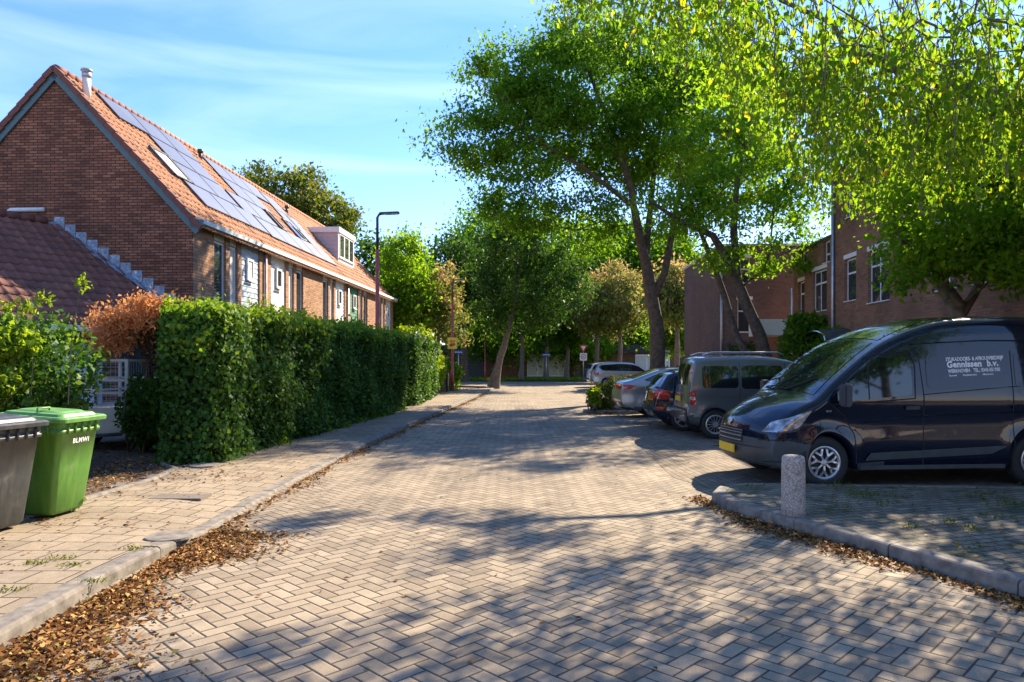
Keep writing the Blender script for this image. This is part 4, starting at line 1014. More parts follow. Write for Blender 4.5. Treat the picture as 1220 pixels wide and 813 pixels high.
    # dormer on the fourth house
    if ui == 3:
        a, b = 17.45-s0, 20.35-s0; yf = 3.9-4.0*cs; yb = 3.9-1.6*cs; zt = 8.65; zb_ = RZ-4.0*sn+0.03
        mb = MB(); mb.add([(a,yf,zb_),(a,yf,zt),(a,yb,zt),(b,yf,zb_),(b,yf,zt),(b,yb,zt)],[(0,1,2),(3,5,4),(0,3,4,1)])
        for k in range(8):
            z = zb_+0.1+k*0.2; yr = 3.9-(RZ-z)/sn*cs
            mb.add([(a-0.02,yf,z),(a-0.02,yr,z),(a-0.002,yr,z+0.19),(a-0.002,yf,z+0.19)],[(0,1,2,3)])
        mb.build('dormer', M['lilac'], root)  # dormer cheeks, their shade put into the lilac colour
        d_ = bpy.context.scene.objects[-1] if False else None
        mb = MB(); mb.box(a-0.1,b+0.1,yf-0.12,yb+0.25,zt-0.22,zt+0.06); mb.build('dormer_roof', M['white'], root)
        mb = MB(); mb.box(a-0.02,a+0.12,yf-0.05,yf-0.003,zb_,zt-0.22); mb.box(b-0.12,b+0.02,yf-0.05,yf-0.003,zb_,zt-0.22); mb.box(a+0.12,b-0.12,yf-0.05,yf-0.003,zb_,zb_+0.2); mb.build('dormer_front', M['white'], root)
        for k in range(3):
            x0 = a+0.12+k*(b-a-0.24)/3; window_unit(root, x0+0.005, x0+(b-a-0.24)/3-0.005, zb_+0.25, zt-0.24, yf-0.075, None, 0.07, 'dormer_window')
# ------------------------------------------------------------------ garage with brown tiled roof at the left edge
d1 = np.array([0.5,0.866,0]); d2h = np.array([0.866,-0.5,0]); slope = 0.778
A = np.array([-12.8,19.68,5.48]); fall = 3.75
root = thing('garage', 'low garage with dark brown tiled roof built against the gable', 'garage', (-10.2,17.0,0))
og = np.array([-10.2,17.0,0])
dn = np.array([0.866,-0.5,-slope]); Ld = np.linalg.norm(dn); dnu = dn/Ld
LU = 13.0
P0 = A-d1*(LU-2.6)-og
tile_roof('roof', M['tile_dark'], root, P0, d1, dnu, LU, fall*Ld, tw=0.26, th=0.34, seed=33, amp=0.026, clip=lambda c: (c[:,1]+og[1]) < 19.8-0.0+(c[:,0]+og[0]+8.85)*-0.0523-0.12)
def gp(u, f, dz=0.0):
    q = A+d1*u+d2h*f; q = q-og; return (q[0], q[1], A[2]-slope*f+dz)
mb = MB(); mb.add([gp(-10.4,0,-0.08),gp(-0.05,0,-0.08),gp(1.9,fall-0.2,-0.08),gp(-10.4,fall-0.2,-0.08)],[(0,3,2,1)]); mb.build('roof_deck', M['dkplastic'], root)
mb = MB()
for k in range(30): mb.tube([gp(-10.4+k*0.345,0,0.05),gp(-10.4+(k+1)*0.345,0,0.065)],[0.1,0.115],10)
mb.build('ridge', M['tile_dark'], root, True)
# walls under the eave, back slope closed
mb = MB(); w0, w1 = gp(-10.2,fall-0.35), gp(1.55,fall-0.35); b0, b1 = gp(-10.2,-0.02), gp(-0.3,-0.02)
def vz(p, z): return (p[0],p[1],z)
ze = 5.48-slope*(fall-0.35)-0.1
mb.add([vz(w0,0.05),vz(w1,0.05),vz(w1,ze),vz(w0,ze)],[(0,1,2,3)]); mb.add([vz(b0,0.05),vz(b1,0.05),vz(b1,5.3),vz(b0,5.3)],[(3,2,1,0)])
mb.add([vz(w0,0.05),vz(w0,ze),vz(b0,5.3),vz(b0,0.05)],[(0,1,2,3)]); mb.build('wall', M['brick_gable'], root)
mb = MB(); e0, e1 = Vector(gp(-10.4,fall+0.02,-0.1)), Vector(gp(2.0,fall+0.02,-0.1)); mb.bar(e0, e1, 0.12, 0.14); mb.build('gutter', M['white'], root)
# white door and drainpipe
mb = MB(); dc = Vector(gp(-0.2,fall-0.33,0)); 
def wallbox(u0,u1,z0,z1,out,th=0.04):
    c = np.array(gp((u0+u1)/2, fall-0.35+out, 0)); c[2] = (z0+z1)/2; return (c, d1*(u1-u0)/2, d2h*th/2, (0,0,(z1-z0)/2))
mb.obox(*wallbox(-1.6,-0.7,0.08,2.1,0.03)); mb.build('door', M['white'], root)
mb = MB(); mb.obox(*wallbox(0.0,0.9,0.9,2.1,0.03)); fo = mb.build('window', M['glass'], root)
mb = MB(); mb.obox(*wallbox(-0.6,-0.5,0.05,2.2,0.03)); mb.build('door_frame', M['greypaint'], root)
# stepped lead flashing on the gable line
mb = MB(); nst = 11
for k in range(nst):
    f0 = k*fall/nst*0.96; f1 = (k+1)*fall/nst*0.96
    # along the gable plane: x runs with f: point on wall at y ~ 19.72
    x0 = A[0]+ (f0)*1.0*0.82/0.79*0.94; x1 = A[0]+(f1)*0.82/0.79*0.94+0.01
    zz0 = A[2]-0.674*(x0-A[0]); zz1 = A[2]-0.674*(x1-A[0]); yy = 19.8-(x0+8.85)*0.0523*-1 - 0.085
    yy = 19.8-0.075-0.0523*(x0+8.85)
    mb.add([np.array(q)-og for q in ((x0,yy,zz0+0.22),(x1,yy,zz0+0.22),(x1,yy,zz1-0.06),(x0,yy,zz0-0.06),(x0,yy+0.02,zz0+0.22),(x1,yy+0.02,zz0+0.22),(x1,yy+0.02,zz1-0.06),(x0,yy+0.02,zz0-0.06))],[(0,3,2,1),(4,5,6,7),(0,1,5,4),(1,2,6,5),(2,3,7,6),(3,0,4,7)])
mb.build('stepped_flashing', M['lead'], root)
mb = MB(); x1 = A[0]+fall*0.98
def fl(x, dy, dz): return np.array([x, 19.72-0.0523*(x+8.85)-dy, A[2]-0.674*(x-A[0])+dz])-og
q = [fl(A[0]-0.03,0.0,0.07),fl(x1,0.0,0.07),fl(x1,0.34,-0.06),fl(A[0]-0.03,0.34,-0.06)]
q2 = []
n_ = 24; top = []; bot = []
for k in range(n_+1):
    x = A[0]-0.03+(x1-A[0])*k/n_; top.append(fl(x,0.0,0.07)); dy = 0.24+0.05*(k%2); bot.append(fl(x,dy,0.075-0.389*dy+0.02))
mb.add(top+bot, [(i,n_+1+i,n_+2+i,i+1) for i in range(n_)]); mb.build('apron_flashing', M['lead'], root)

def wall_open(root, x0, x1, z0, z1, opens, mat, depth=0.13, back=6.0, name='wall'):
    """brick wall with real openings: front skin with reveals, closed box behind"""
    opens = [o for o in opens if o[0] > x0 and o[1] < x1]
    xs = sorted({x0, x1, *[o[0] for o in opens], *[o[1] for o in opens]}); zs = sorted({z0, z1, *[o[2] for o in opens], *[o[3] for o in opens]}); mb = MB()
    for i in range(len(xs)-1):
        for j in range(len(zs)-1):
            cx_, cz_ = (xs[i]+xs[i+1])/2, (zs[j]+zs[j+1])/2
            if any(o[0] < cx_ < o[1] and o[2] < cz_ < o[3] for o in opens): continue
            mb.quad((xs[i],0,zs[j]),(xs[i+1],0,zs[j]),(xs[i+1],0,zs[j+1]),(xs[i],0,zs[j+1]))
    for (a, b, c, d) in opens:
        mb.quad((a,0,c),(a,depth,c),(b,depth,c),(b,0,c)); mb.quad((a,0,d),(b,0,d),(b,depth,d),(a,depth,d)); mb.quad((a,0,c),(a,0,d),(a,depth,d),(a,depth,c)); mb.quad((b,0,c),(b,depth,c),(b,depth,d),(b,0,d))
    mb.quad((x0,0,z0),(x0,0,z1),(x0,depth,z1),(x0,depth,z0)); mb.quad((x1,0,z0),(x1,depth,z0),(x1,depth,z1),(x1,0,z1)); mb.quad((x0,0,z1),(x1,0,z1),(x1,depth,z1),(x0,depth,z1))
    mb.box(x0,x1,depth,back,z0,z1); return mb.build(name, mat, root)
# ------------------------------------------------------------------ right side buildings (local: x towards camera, y inward to the right)
REV = 0.115
def bwin(root, x0, x1, z0, z1, split=None, yf=0.0, lint=True):
    fr = 0.06; yw = yf; yf = yf+REV; w_ = MB(); y0 = yf-0.012
    w_.box(x0,x1,y0,y0+0.01,z1-fr,z1); w_.box(x0,x1,y0,y0+0.01,z0,z0+fr); w_.box(x0,x0+fr,y0,y0+0.01,z0+fr,z1-fr); w_.box(x1-fr,x1,y0,y0+0.01,z0+fr,z1-fr)
    if split: w_.box(split-fr/2,split+fr/2,y0,y0+0.01,z0+fr,z1-fr)
    w_.box(x0+fr,x1-fr,y0,y0+0.01,z1-0.5,z1-0.44)
    w_.box(x0+0.003,x1-0.003,yw-0.05,yf-0.014,z0+0.003,z0+0.03)
    if lint: w_.box(x0-0.04,x1+0.04,yw-0.012,yw-0.002,z1+0.01,z1+0.15)
    wo = w_.build('window', M['white'], root); g = MB(); g.box(x0+fr/2,x1-fr/2,yf-0.008,yf-0.004,z0+fr/2,z1-fr/2); g.build('glass', M['glass'], wo); return wo
RR = R(-93.0)
# block A: long brick facade, middle part taller, nearest part lowered to let sun reach the garden tree. local origin at far corner of the facade
FX = lambda Y: 11.0+0.0524*(Y-25)
root = thing('brick_apartment_block', 'red brown brick block with tall white windows and downpipes behind the van', 'building', (FX(28.3),28.3,0.0), RR)
def lx(px):     # photo column -> local x along the facade
    a = (px-610)/F; Y = (11.0-0.0524*25)/(a-0.0524); return (28.3-Y)/math.cos(R(3))
xs = lx(991)
OPA = [(lx(951),lx(958.5),3.35,4.75),(lx(968),lx(985),3.45,4.95),(lx(1006),lx(1020),3.6,5.0),(lx(1034),lx(1060),3.4,5.0),(lx(1008),lx(1022),6.3,7.6),(lx(1112),lx(1140),3.4,5.0),(lx(1160),lx(1200),3.4,5.0),(lx(1150),lx(1190),6.0,7.4),(lx(954),lx(962),5.1,5.9),(lx(981),lx(989),5.1,5.9),(lx(1010),lx(1030),0.9,2.2),(lx(951),lx(965),0.9,2.3)]
wall_open(root, 0, xs, 0, 5.95, OPA, M['brick_right'], back=6); xm = lx(1100); wall_open(root, xs+0.002, xm, 0, 8.05, [o for o in OPA if o[1] < xm-0.1], M['brick_right'], back=9); wall_open(root, xm+0.002, 22, 0, 6.6, [o for o in OPA if o[0] > xm+0.1 and o[3] < 6.4], M['brick_right'], back=9)
mb = MB(); mb.box(-0.04,xs-0.01,-0.05,6,5.952,6.03); mb.box(xs-0.05,lx(1100)+0.04,-0.06,9,8.052,8.16); mb.box(lx(1100)+0.045,22.04,-0.05,9,6.602,6.7); mb.build('coping', M['dkplastic'], root)
bwin(root, lx(951), lx(958.5), 3.35, 4.75); bwin(root, lx(968), lx(985), 3.45, 4.95, lx(975)); bwin(root, lx(1006), lx(1020), 3.6, 5.0, None)
bwin(root, lx(1034), lx(1060), 3.4, 5.0, lx(1045)); bwin(root, lx(1008), lx(1022), 6.3, 7.6); bwin(root, lx(1112), lx(1140), 3.4, 5.0, lx(1126)); bwin(root, lx(1160), lx(1200), 3.4, 5.0, lx(1180))
bwin(root, lx(954), lx(962), 5.1, 5.9, None, 0.0, False); bwin(root, lx(981), lx(989), 5.1, 5.9, None, 0.0, False)
bwin(root, lx(1010), lx(1030), 0.9, 2.2); bwin(root, lx(951), lx(965), 0.9, 2.3)
for px in (943.5, 994): mb = MB(); x = lx(px); mb.tube([(x+0.05,-0.07,0),(x+0.05,-0.07,4.6 if px < 950 else 7.9)],0.055,10); mb.build('downpipe', M['metal'], root, True)
# curved door canopy
x0, x1 = lx(985), lx(1018); mb = MB(); V = []
for k in range(9):
    a = math.pi*k/8; x = (x0+x1)/2-(x1-x0)/2*math.cos(a); z = 2.45+0.35*math.sin(a); V += [(x,-0.9,z-0.12),(x,-0.01,z)]
mb.add(V, [(2*i,2*i+2,2*i+3,2*i+1) for i in range(8)]); mb.build('door_canopy', M['trimplastic'], root); mb = MB(); mb.tube([V[2*i] for i in range(9)],0.03,6); mb.build('canopy_edge', M['chrome'], root)
mb = MB(); mb.box((x0+x1)/2-0.45,(x0+x1)/2+0.45,-0.03,-0.002,0.07,2.2); mb.build('door', M['dkplastic'], root)
# block B: dark brick facing the camera
root = thing('dark_brick_building', 'dark brick flat roofed block behind the leaning tree', 'building', (8.3,30.6,0.0), R(-3))
wall_open(root, 0.6, 4.6, 0, 6.6, [(1.35,1.95,2.9,4.3),(1.35,1.95,0.3,1.1),(1.2,1.9,5.0,6.1)], M['brick_dark'], back=8)
mb = MB(); mb.box(0.55,4.65,-0.06,8.05,6.603,6.7); mb.build('coping', M['lilac'], root)
bwin(root, 1.35, 1.95, 2.9, 4.3, None, 0.0, True); bwin(root, 1.35,1.95,0.3,1.1,None,0.0,False); bwin(root,1.2,1.9,5.0,6.1)
mb = MB(); mb.tube([(0.65,-0.06,0),(0.65,-0.06,6.5)],0.05,8); mb.build('downpipe', M['metal'], root, True)
# porch box on brick pillars
root = thing('porch', 'cream box porch on brick pillars before the dark brick wall', 'porch', (10.3,28.2,0.0), R(-3))
mb = MB(); mb.box(-0.55,0.75,0,1.4,2.7,3.35); mb.build('canopy_box', M['cream'], root, bevel=0.01)
for x in (-0.5,0.35): mb = MB(); mb.box(x,x+0.3,0.05,0.35,0,2.698); mb.build('pillar', M['brick_right'], root)
# block C: paler block further
root = thing('pale_brick_building', 'pinkish brick block with grey downpipe beyond the parked cars', 'building', (8.85,36.0,0.0), R(-3))
wall_open(root, 0.5, 2.7, 0, 6.6, [(1.6,1.9,2.6,4.4)], M['brick_pink'], back=1.8); mb = MB(); mb.box(0.45,2.75,-0.05,1.85,6.603,6.7); mb.build('coping', M['white'], root)
bwin(root,1.6,1.9,2.6,4.4); 
for x in (0.62,2.55): mb = MB(); mb.tube([(x,-0.06,0),(x,-0.06,6.5)],0.06,8); mb.build('downpipe', M['dkplastic'] if x < 1 else M['lilac'], root, True)
# low brown building across the cross street
root = thing('low_building', 'long low brown brick building with dark fascia across the cross street', 'building', (-13.0,71.0,0.0), R(-1))
mb = MB(); mb.box(0,40,0,9,0,2.55); mb.build('wall', M['lowbrick'], root); mb = MB(); mb.box(-0.3,40.3,-0.35,9.3,2.552,3.35); mb.build('roof', M['fascia'], root)
for (x0, x1) in ((4.3,4.9),(14.5,18.6),(25.2,28.6),(33.4,35.0)):
    mb = MB(); mb.box(x0,x1,-0.04,-0.01,0.2,2.4); wo = mb.build('window', M['white'], root); mb = MB(); k = max(1,int((x1-x0)/1.0)); 
    for i in range(k): mb.box(x0+0.07+i*(x1-x0)/k, x0+(i+1)*(x1-x0)/k-0.07, -0.052, -0.045, 0.35, 2.25)
    mb.build('glass', M['curtain'] if x0 > 10 else M['glass'], wo)
mb = MB(); mb.box(8.6,10.2,-0.05,-0.01,0.05,2.3); mb.build('door', M['dkplastic'], root); mb = MB(); mb.box(8.4,10.4,-0.08,-0.05,2.32,2.5); mb.build('door_sign', M['white'], root)
for k in range(3):
    root = thing('row_house', ['pale house with grey windows glimpsed left of the round trees far off','pale house glimpsed behind the give way sign','pale rendered house far behind the big trunk'][k], 'house', (0.5+k*10.5,88,0), 0)
    mb = MB(); mb.box(0,9,0,8,0,5.6); mb.build('wall', M['paleblk'] if k != 1 else M['brick_pink'], root)
    mb = MB(); mb.add([(-0.2,-0.4,5.6),(9.2,-0.4,5.6),(9.2,4,9.0),(-0.2,4,9.0),(-0.2,8.4,5.6),(9.2,8.4,5.6)],[(0,1,2,3),(3,2,5,4),(0,3,4),(1,5,2),(0,4,5,1)]); mb.build('roof', M['tile_dark'], root)
    for i in range(4):
        for z in (0.9,3.6): window_unit(root, 0.7+i*2.1, 2.1+i*2.1, z, z+1.4, -0.08, None, 0.1)
# house and trees behind the camera (seen only in the van's paint and glass)
root = thing('terraced_house', 'brick house behind the viewpoint, mirrored in the van paint', 'house', (4,-16,0), R(180))
mb = MB(); mb.box(-8,6,0,8,0,5.6); mb.build('wall', M['brick_front'], root)
mb = MB(); mb.add([(-8.2,-0.4,5.6),(6.2,-0.4,5.6),(6.2,4,9.4),(-8.2,4,9.4),(-8.2,8.4,5.6),(6.2,8.4,5.6)],[(0,1,2,3),(3,2,5,4),(0,3,4),(1,5,2),(0,4,5,1)]); mb.build('roof', M['tile'], root)
for i in range(5):
    for z in (0.9,3.6): window_unit(root, -7+i*2.6, -5.4+i*2.6, z, z+1.4, -0.08, None, 0.08)

# ------------------------------------------------------------------ cars (local: x from nose 0 to tail L, y sideways, z up)
def smooth_poly(pts, it=2):
    P = [np.array(p, float) for p in pts]
    for _ in range(it):
        Q = [P[0]]
        for i in range(len(P)-1):
            Q += [P[i]*0.8+P[i+1]*0.2, P[i]*0.2+P[i+1]*0.8]
        Q.append(P[-1]); P = Q
    return np.array(P)
class Car:
    def __init__(s, L, W, up, lo, belt, tumble, wheels, wr, bowf=0.22, bowr=0.12, crown=0.05, rt=0.1, ar=None, planf=0.1, planr=0.05, flare=0.0):
        s.L, s.W, s.belt, s.tumble, s.wheels, s.wr = L, W, belt, tumble, wheels, wr
        s.up = smooth_poly(up); s.lo = smooth_poly(lo, 1); s.bowf, s.bowr, s.crown, s.rt = bowf, bowr, crown, rt; s.sh = 0.0; s.ar = ar or wr+0.07; s.planf, s.planr, s.flare = planf, planr, flare
    def zh(s, x): return np.interp(x, s.up[:,0], s.up[:,1])
    def zl(s, x):
        z = float(np.interp(x, s.lo[:,0], s.lo[:,1]))
        for xc in s.wheels:
            d = abs(x-xc)
            if d < s.ar: z = max(z, s.wr-0.02+math.sqrt(s.ar**2-d*d))
        return z
    def half(s, x, z):
        zt = float(s.zh(x)); b = s.W/2
        t = min(1, x/0.9); b *= 1-s.planf*(1-t)**2.2
        t = min(1, (s.L-x)/0.8); b *= 1-s.planr*(1-t)**2.2
        if z > s.belt: b -= s.tumble*(z-s.belt)
        else:
            u = (s.belt-z)/max(s.belt-0.2, 0.1); b -= 0.015*math.sin(u*math.pi*1.6)**2*(1 if u < 0.62 else 0.6) + 0.05*max(0,u-0.6)**1.5
        for xc in s.wheels:
            d = math.hypot(x-xc, z-s.wr)
            if d < s.ar+0.16: b += (s.flare)*max(0, 1-abs(d-s.ar)/0.16)
        d = zt-z; r_ = min(s.rt, 0.1+zt*0.0+0.0+s.rt)
        if d < r_: b -= r_*(1-math.sqrt(max(0, 1-((r_-d)/r_)**2)))*0.95
        return max(b, 0.02)
    def deform(s, x, y):
        u = (abs(y)/(s.W/2))**2
        f = max(0, 1-x/1.1); r_ = max(0, 1-(s.L-x)/0.7)
        return x + s.bowf*u*f*f*(3-2*f)*1.0 - s.bowr*u*r_*r_*(3-2*r_)
    def S(s, x, z, sg, off=0.0):
        y = s.half(x, z); e = 0.01
        def p(x_, z_):
            yy = s.half(x_, z_)*sg; return np.array([s.deform(x_, yy), yy, z_])
        P = p(x, z)
        if off:
            du = p(min(x+e,s.L), z)-p(max(x-e,0), z); dv = p(x, z)-p(x, z-e*2); n = np.cross(du, dv)*-sg*-1; n = n/max(np.linalg.norm(n),1e-9)
            if n[1]*sg < 0: n = -n
            P = P+n*off
        return P
    def T(s, x, v, off=0.0):
        def p(x_, v_):
            zt = float(s.zh(x_)); yt = s.half(x_, zt); y = v_*yt; return np.array([s.deform(x_, y), y, zt+s.crown*(1-v_*v_)*min(1, (zt-0.4)/0.6 if zt > 0.4 else 0)])
        P = p(x, v)
        if off:
            e = 0.008; du = p(min(x+e,s.L),v)-p(max(x-e,0),v); dv = p(x,v+e)-p(x,v-e); n = np.cross(du,dv); n = n/max(np.linalg.norm(n),1e-9)
            if n[2] < 0 and abs(n[2]) > 0.02: n = -n
            if x < 0.4 and n[0] > 0 and abs(n[2])<0.3: n = -n
            P = P+n*off
        return P
    def stations(s):
        xs = set(np.round(np.concatenate([np.linspace(0,0.12,9)**1.0, np.linspace(0.12,s.L-0.12,int(s.L/0.055)), np.linspace(s.L-0.12,s.L,9)]),4))
        for xc in s.wheels:
            for a in np.linspace(0, math.pi, 25): xs.add(round(xc+s.ar*math.cos(a)*0.9999,4))
        for p in s.up: xs.add(round(float(p[0]),4))
        xs = sorted(x for x in xs if 0 <= x <= s.L)
        out = [xs[0]]
        for x in xs[1:]:
            if x-out[-1] > 0.004: out.append(x)
        return out
    def body(s, root, mat, lowmat=None, lowz=None):
        xs = s.stations(); V = []; ns, nt_ = 22, 14; mi = []
        for x in xs:
            zl, zt = s.zl(x), float(s.zh(x)); zl = min(zl, zt-0.001)
            zz = []
            r_ = min(s.rt, (zt-zl)*0.5)
            for j in range(ns-8): zz.append(zl+(zt-r_-zl)*j/(ns-8))
            for j in range(8): a = math.pi/2*j/7; zz.append(zt-r_+r_*math.sin(a))
            ring = [s.S(x, z, 1) for z in zz]+[s.T(x, 1-2*j/nt_) for j in range(1, nt_)]+[s.S(x, z, -1) for z in zz[::-1]]
            yb = s.half(x, zl)
            for j in range(1, 9): v = -1+2*j/9; ring.append(np.array([s.deform(x, v*yb), v*yb, zl]))
            V += ring
        c = 2*ns+nt_-1+8; Fc = []; mi = []
        for i in range(len(xs)-1):
            for j in range(c):
                j2 = (j+1) % c
                Fc.append((i*c+j, i*c+j2, (i+1)*c+j2, (i+1)*c+j))
                if lowmat is not None:
                    zc = sum(V[k][2] for k in Fc[-1])/4; mi.append(1 if lowz(xs[i], zc) else 0)
                else: mi.append(0)
        Fc.append(tuple(range(c-1,-1,-1))); Fc.append(tuple((len(xs)-1)*c+j for j in range(c))); mi += [1 if lowmat else 0]*2
        o = raw_mesh('body', V, Fc, [mat]+([lowmat] if lowmat else []), root, True, mi)
        mb = MB(); y = s.W/2-0.26; mb.box(0.8,s.L-0.35,-y,y,0.24,0.62); 
        for xc in s.wheels:
            for sg in (-1,1):
                V = []; n = 16
                for k in range(n+1):
                    a = math.pi*k/n; x = xc+(s.ar+0.0)*math.cos(a); z = s.wr-0.02+(s.ar)*math.sin(a)
                    V += [(x, sg*(s.W/2-0.03-(0.03 if True else 0)), z+0.01), (x, sg*(s.W/2-0.3), z+0.01)]
                mb.add(V, [(2*k,2*k+1,2*k+3,2*k+2) for k in range(n)])
        mb.build('underbody', M['black'], root)
        return o
    def side_patch(s, name, root, mat, poly, sgs=(1,-1), off=0.004, nx=24, nz=10, parent=None, rim=None, rimw=0.02):
        """poly: x-monotone outline given as upper chain and lower chain: (upper[(x,z)], lower[(x,z)])"""
        up, lo = poly; x0 = max(up[0][0], lo[0][0]); x1 = min(up[-1][0], lo[-1][0]); out = []
        for sg in sgs:
            mb = MB(); V = []
            for i in range(nx+1):
                x = x0+(x1-x0)*(0.5-0.5*math.cos(math.pi*i/nx))
                a = np.interp(x,[p[0] for p in lo],[p[1] for p in lo]); b = np.interp(x,[p[0] for p in up],[p[1] for p in up])
                for j in range(nz+1): V.append(s.S(x-s.sh, a+(b-a)*j/nz, sg, off))
            c = nz+1; Fc = [(i*c+j,(i+1)*c+j,(i+1)*c+j+1,i*c+j+1) for i in range(nx) for j in range(nz)]
            if sg == 1: Fc = [f[::-1] for f in Fc]
            mb.add(V, Fc); out.append(mb.build(name, mat, parent or root, True))
        return out
    def top_patch(s, name, root, mat, x0, x1, v0, v1, off=0.004, nx=16, nv=16, vf=None, parent=None):
        V = []
        for i in range(nx+1):
            x = x0+(x1-x0)*i/nx; k = vf(i/nx) if vf else 1.0
            for j in range(nv+1): V.append(s.T(x, (v0+(v1-v0)*j/nv)*k, off))
        c = nv+1; mb = MB(); mb.add(V, [(i*c+j,(i+1)*c+j,(i+1)*c+j+1,i*c+j+1) for i in range(nx) for j in range(nv)]); return mb.build(name, mat, parent or root, True)
    def seam(s, root, lines, sgs=(1,-1), r=0.005, name='door_seam', mat=None):
        out = None
        for sg in sgs:
            for ln in lines:
                P = []; mb = MB()
                for i in range(len(ln)-1):
                    a = np.array(ln[i]); b = np.array(ln[i+1]); k = max(1,int(np.linalg.norm(b-a)/0.05))
                    for j in range(k): q = a+(b-a)*j/k; P.append(s.S(q[0]-s.sh,q[1],sg,0.0005))
                P.append(s.S(ln[-1][0]-s.sh,ln[-1][1],sg,0.0005)); mb.tube(P, r, 5); out = mb.build(name, mat or M['black'], root)
        return out
def wheel(root, x, y, r_, rimr, kind, sg, hubmat=None, width=0.2):
    w_ = bpy.data.objects.new('wheel', None); COL.objects.link(w_); w_.parent = root; w_.location = (x, y, r_)
    if sg < 0: w_.rotation_euler = (0, 0, 0)
    else: w_.rotation_euler = (0, 0, math.pi)
    # outer side is local -y
    h = width/2; mb = MB(); mb.lathe([(rimr-0.01,-h+0.03),(rimr,-h+0.012),(rimr+0.02,-h+0.002),(r_-0.05,-h-0.002),(r_-0.015,-h+0.015),(r_,-h+0.045),(r_,h-0.045),(r_-0.02,h-0.01),(rimr,h)], 48, axis='y', cap=False)
    for k in range(60): a = 2*math.pi*k/60
    mb.build('tyre', M['black'], w_, True)
    mb = MB(); m_ = hubmat or M['rim']
    mb.lathe([(rimr+0.004,-h+0.004),(rimr-0.012,-h+0.0),(rimr-0.03,-h+0.01),(rimr-0.035,-h+0.05)], 48, axis='y', cap=False)
    if kind == 'cap':   # plastic cover with seven petals
        mb.lathe([(0.0,-h-0.004),(0.03,-h-0.003),(0.045,-h+0.006)], 24, axis='y')
        for k in range(7):
            a0 = 2*math.pi*k/7+0.2
            pts = [(0.04,-0.3,-h+0.004),(0.10,-0.12,-h+0.0),(0.13,-0.24,-h+0.004),(rimr-0.035,-0.36,-h+0.012),(rimr-0.03,-0.2,-h+0.01),(0.6*rimr,-0.0,-h+0.008),(rimr-0.03,0.2,-h+0.01),(rimr-0.035,0.36,-h+0.012),(0.13,0.24,-h+0.004),(0.10,0.12,-h+0.0),(0.04,0.3,-h+0.004)]
            V = [(q[0]*math.cos(a0+q[1]), q[2], q[0]*math.sin(a0+q[1])) for q in pts]; V2 = [(v[0],v[1]+0.02,v[2]) for v in V]; n = len(V)
            mb.add(V+V2, [(0,1,2,8,9,10),(2,3,4,5),(5,6,7,8),(2,5,8)]+[(i,n+i,n+(i+1)%n,(i+1)%n) for i in range(n)])
    else:
        ns = {'multi':14,'five':5,'ten':10}[kind]; mb.lathe([(0.0,-h+0.0),(0.05,-h+0.0),(0.06,-h+0.02)], 20, axis='y')
        for k in range(ns):
            a = 2*math.pi*k/ns; tw = 0.011 if kind == 'multi' else (0.03 if kind == 'five' else 0.014)
            for dd in ((-0.07,0.07) if kind == 'five' else (0,)):
                e = Vector((math.cos(a+dd)*(rimr-0.02),-h+0.012,math.sin(a+dd)*(rimr-0.02))); b = Vector((math.cos(a)*0.045,-h+0.004,math.sin(a)*0.045)); mb.bar(b,e,tw,0.03,up=(0,1,0))
    mb.build('rim', m_, w_, False)
    mb = MB(); mb.lathe([(0.0,-h+0.045),(rimr-0.01,-h+0.045)],24,axis='y'); mb.build('brake_disc', M['dkplastic'], w_)
    return w_
def wheels4(root, c, rimr, kind, hub=None, inset=0.11):
    for xc in c.wheels:
        for sg in (-1,1): wheel(root, xc, sg*(c.W/2-inset), c.wr, rimr, kind, sg, hub)
def rounded(x0, x1, z0, z1, r_=0.05, dz=0.0):
    up = [(x0,z0+ (z1-z0)*0.5)]; lo = [(x0,z0+(z1-z0)*0.5)]
    for k in range(5):
        a = math.pi/2*k/4; up.append((x0+0.001+r_-r_*math.cos(a), z1-r_+r_*math.sin(a))); lo.append((x0+0.001+r_-r_*math.cos(a), z0+r_-r_*math.sin(a)))
    for k in range(5):
        a = math.pi/2*k/4; up.append((x1-r_+r_*math.sin(a)-0.001, z1-r_+r_*math.cos(a)+dz)); lo.append((x1-r_+r_*math.sin(a)-0.001, z0+r_-r_*math.cos(a)+dz))
    up.append((x1,z0+(z1-z0)*0.5+dz)); lo.append((x1,z0+(z1-z0)*0.5+dz)); return (up, lo)

# ---- the van
root = thing('delivery_van', 'dark blue high roof delivery van with white lettering parked across the bay', 'van', (3.05,10.1,0.004), R(5.0))
van = Car(4.85, 1.986,
  [(0,0.52),(0.015,0.68),(0.05,0.79),(0.12,0.87),(0.33,1.0),(0.55,1.09),(0.8,1.17),(1.17,1.48),(1.52,1.75),(1.77,1.91),(2.12,2.07),(2.48,2.18),(2.76,2.22),(3.4,2.245),(4.63,2.24),(4.78,2.18),(4.83,1.9),(4.85,0.9),(4.85,0.5)],
  [(0,0.51),(0.02,0.4),(0.08,0.28),(0.3,0.24),(1.0,0.24),(4.6,0.27),(4.8,0.33),(4.85,0.49)],
  1.15, 0.115, (0.90,3.833), 0.343, bowf=0.3, bowr=0.05, crown=0.06, rt=0.12, ar=0.405, planf=0.1, planr=0.03, flare=0.018)
van.sh = 0.12
vp = paint('van_blue', (0.004,0.007,0.02), 0.25)
van.body(root, vp, M['trimplastic'], lambda x, z: (x < 0.56 and z < 0.63-0.12*max(0,x-0.2)) or (z < 0.3))
wheels4(root, van, 0.215, 'cap')
van.top_patch('windscreen', root, M['carglass'], 0.82, 1.74, -0.9, 0.9, 0.006, 20, 20, lambda u: 1.0-0.06*u)
van.top_patch('roof_fairing', root, M['carglass'] if False else vp, 1.8, 2.4, -0.86, 0.86, 0.005)
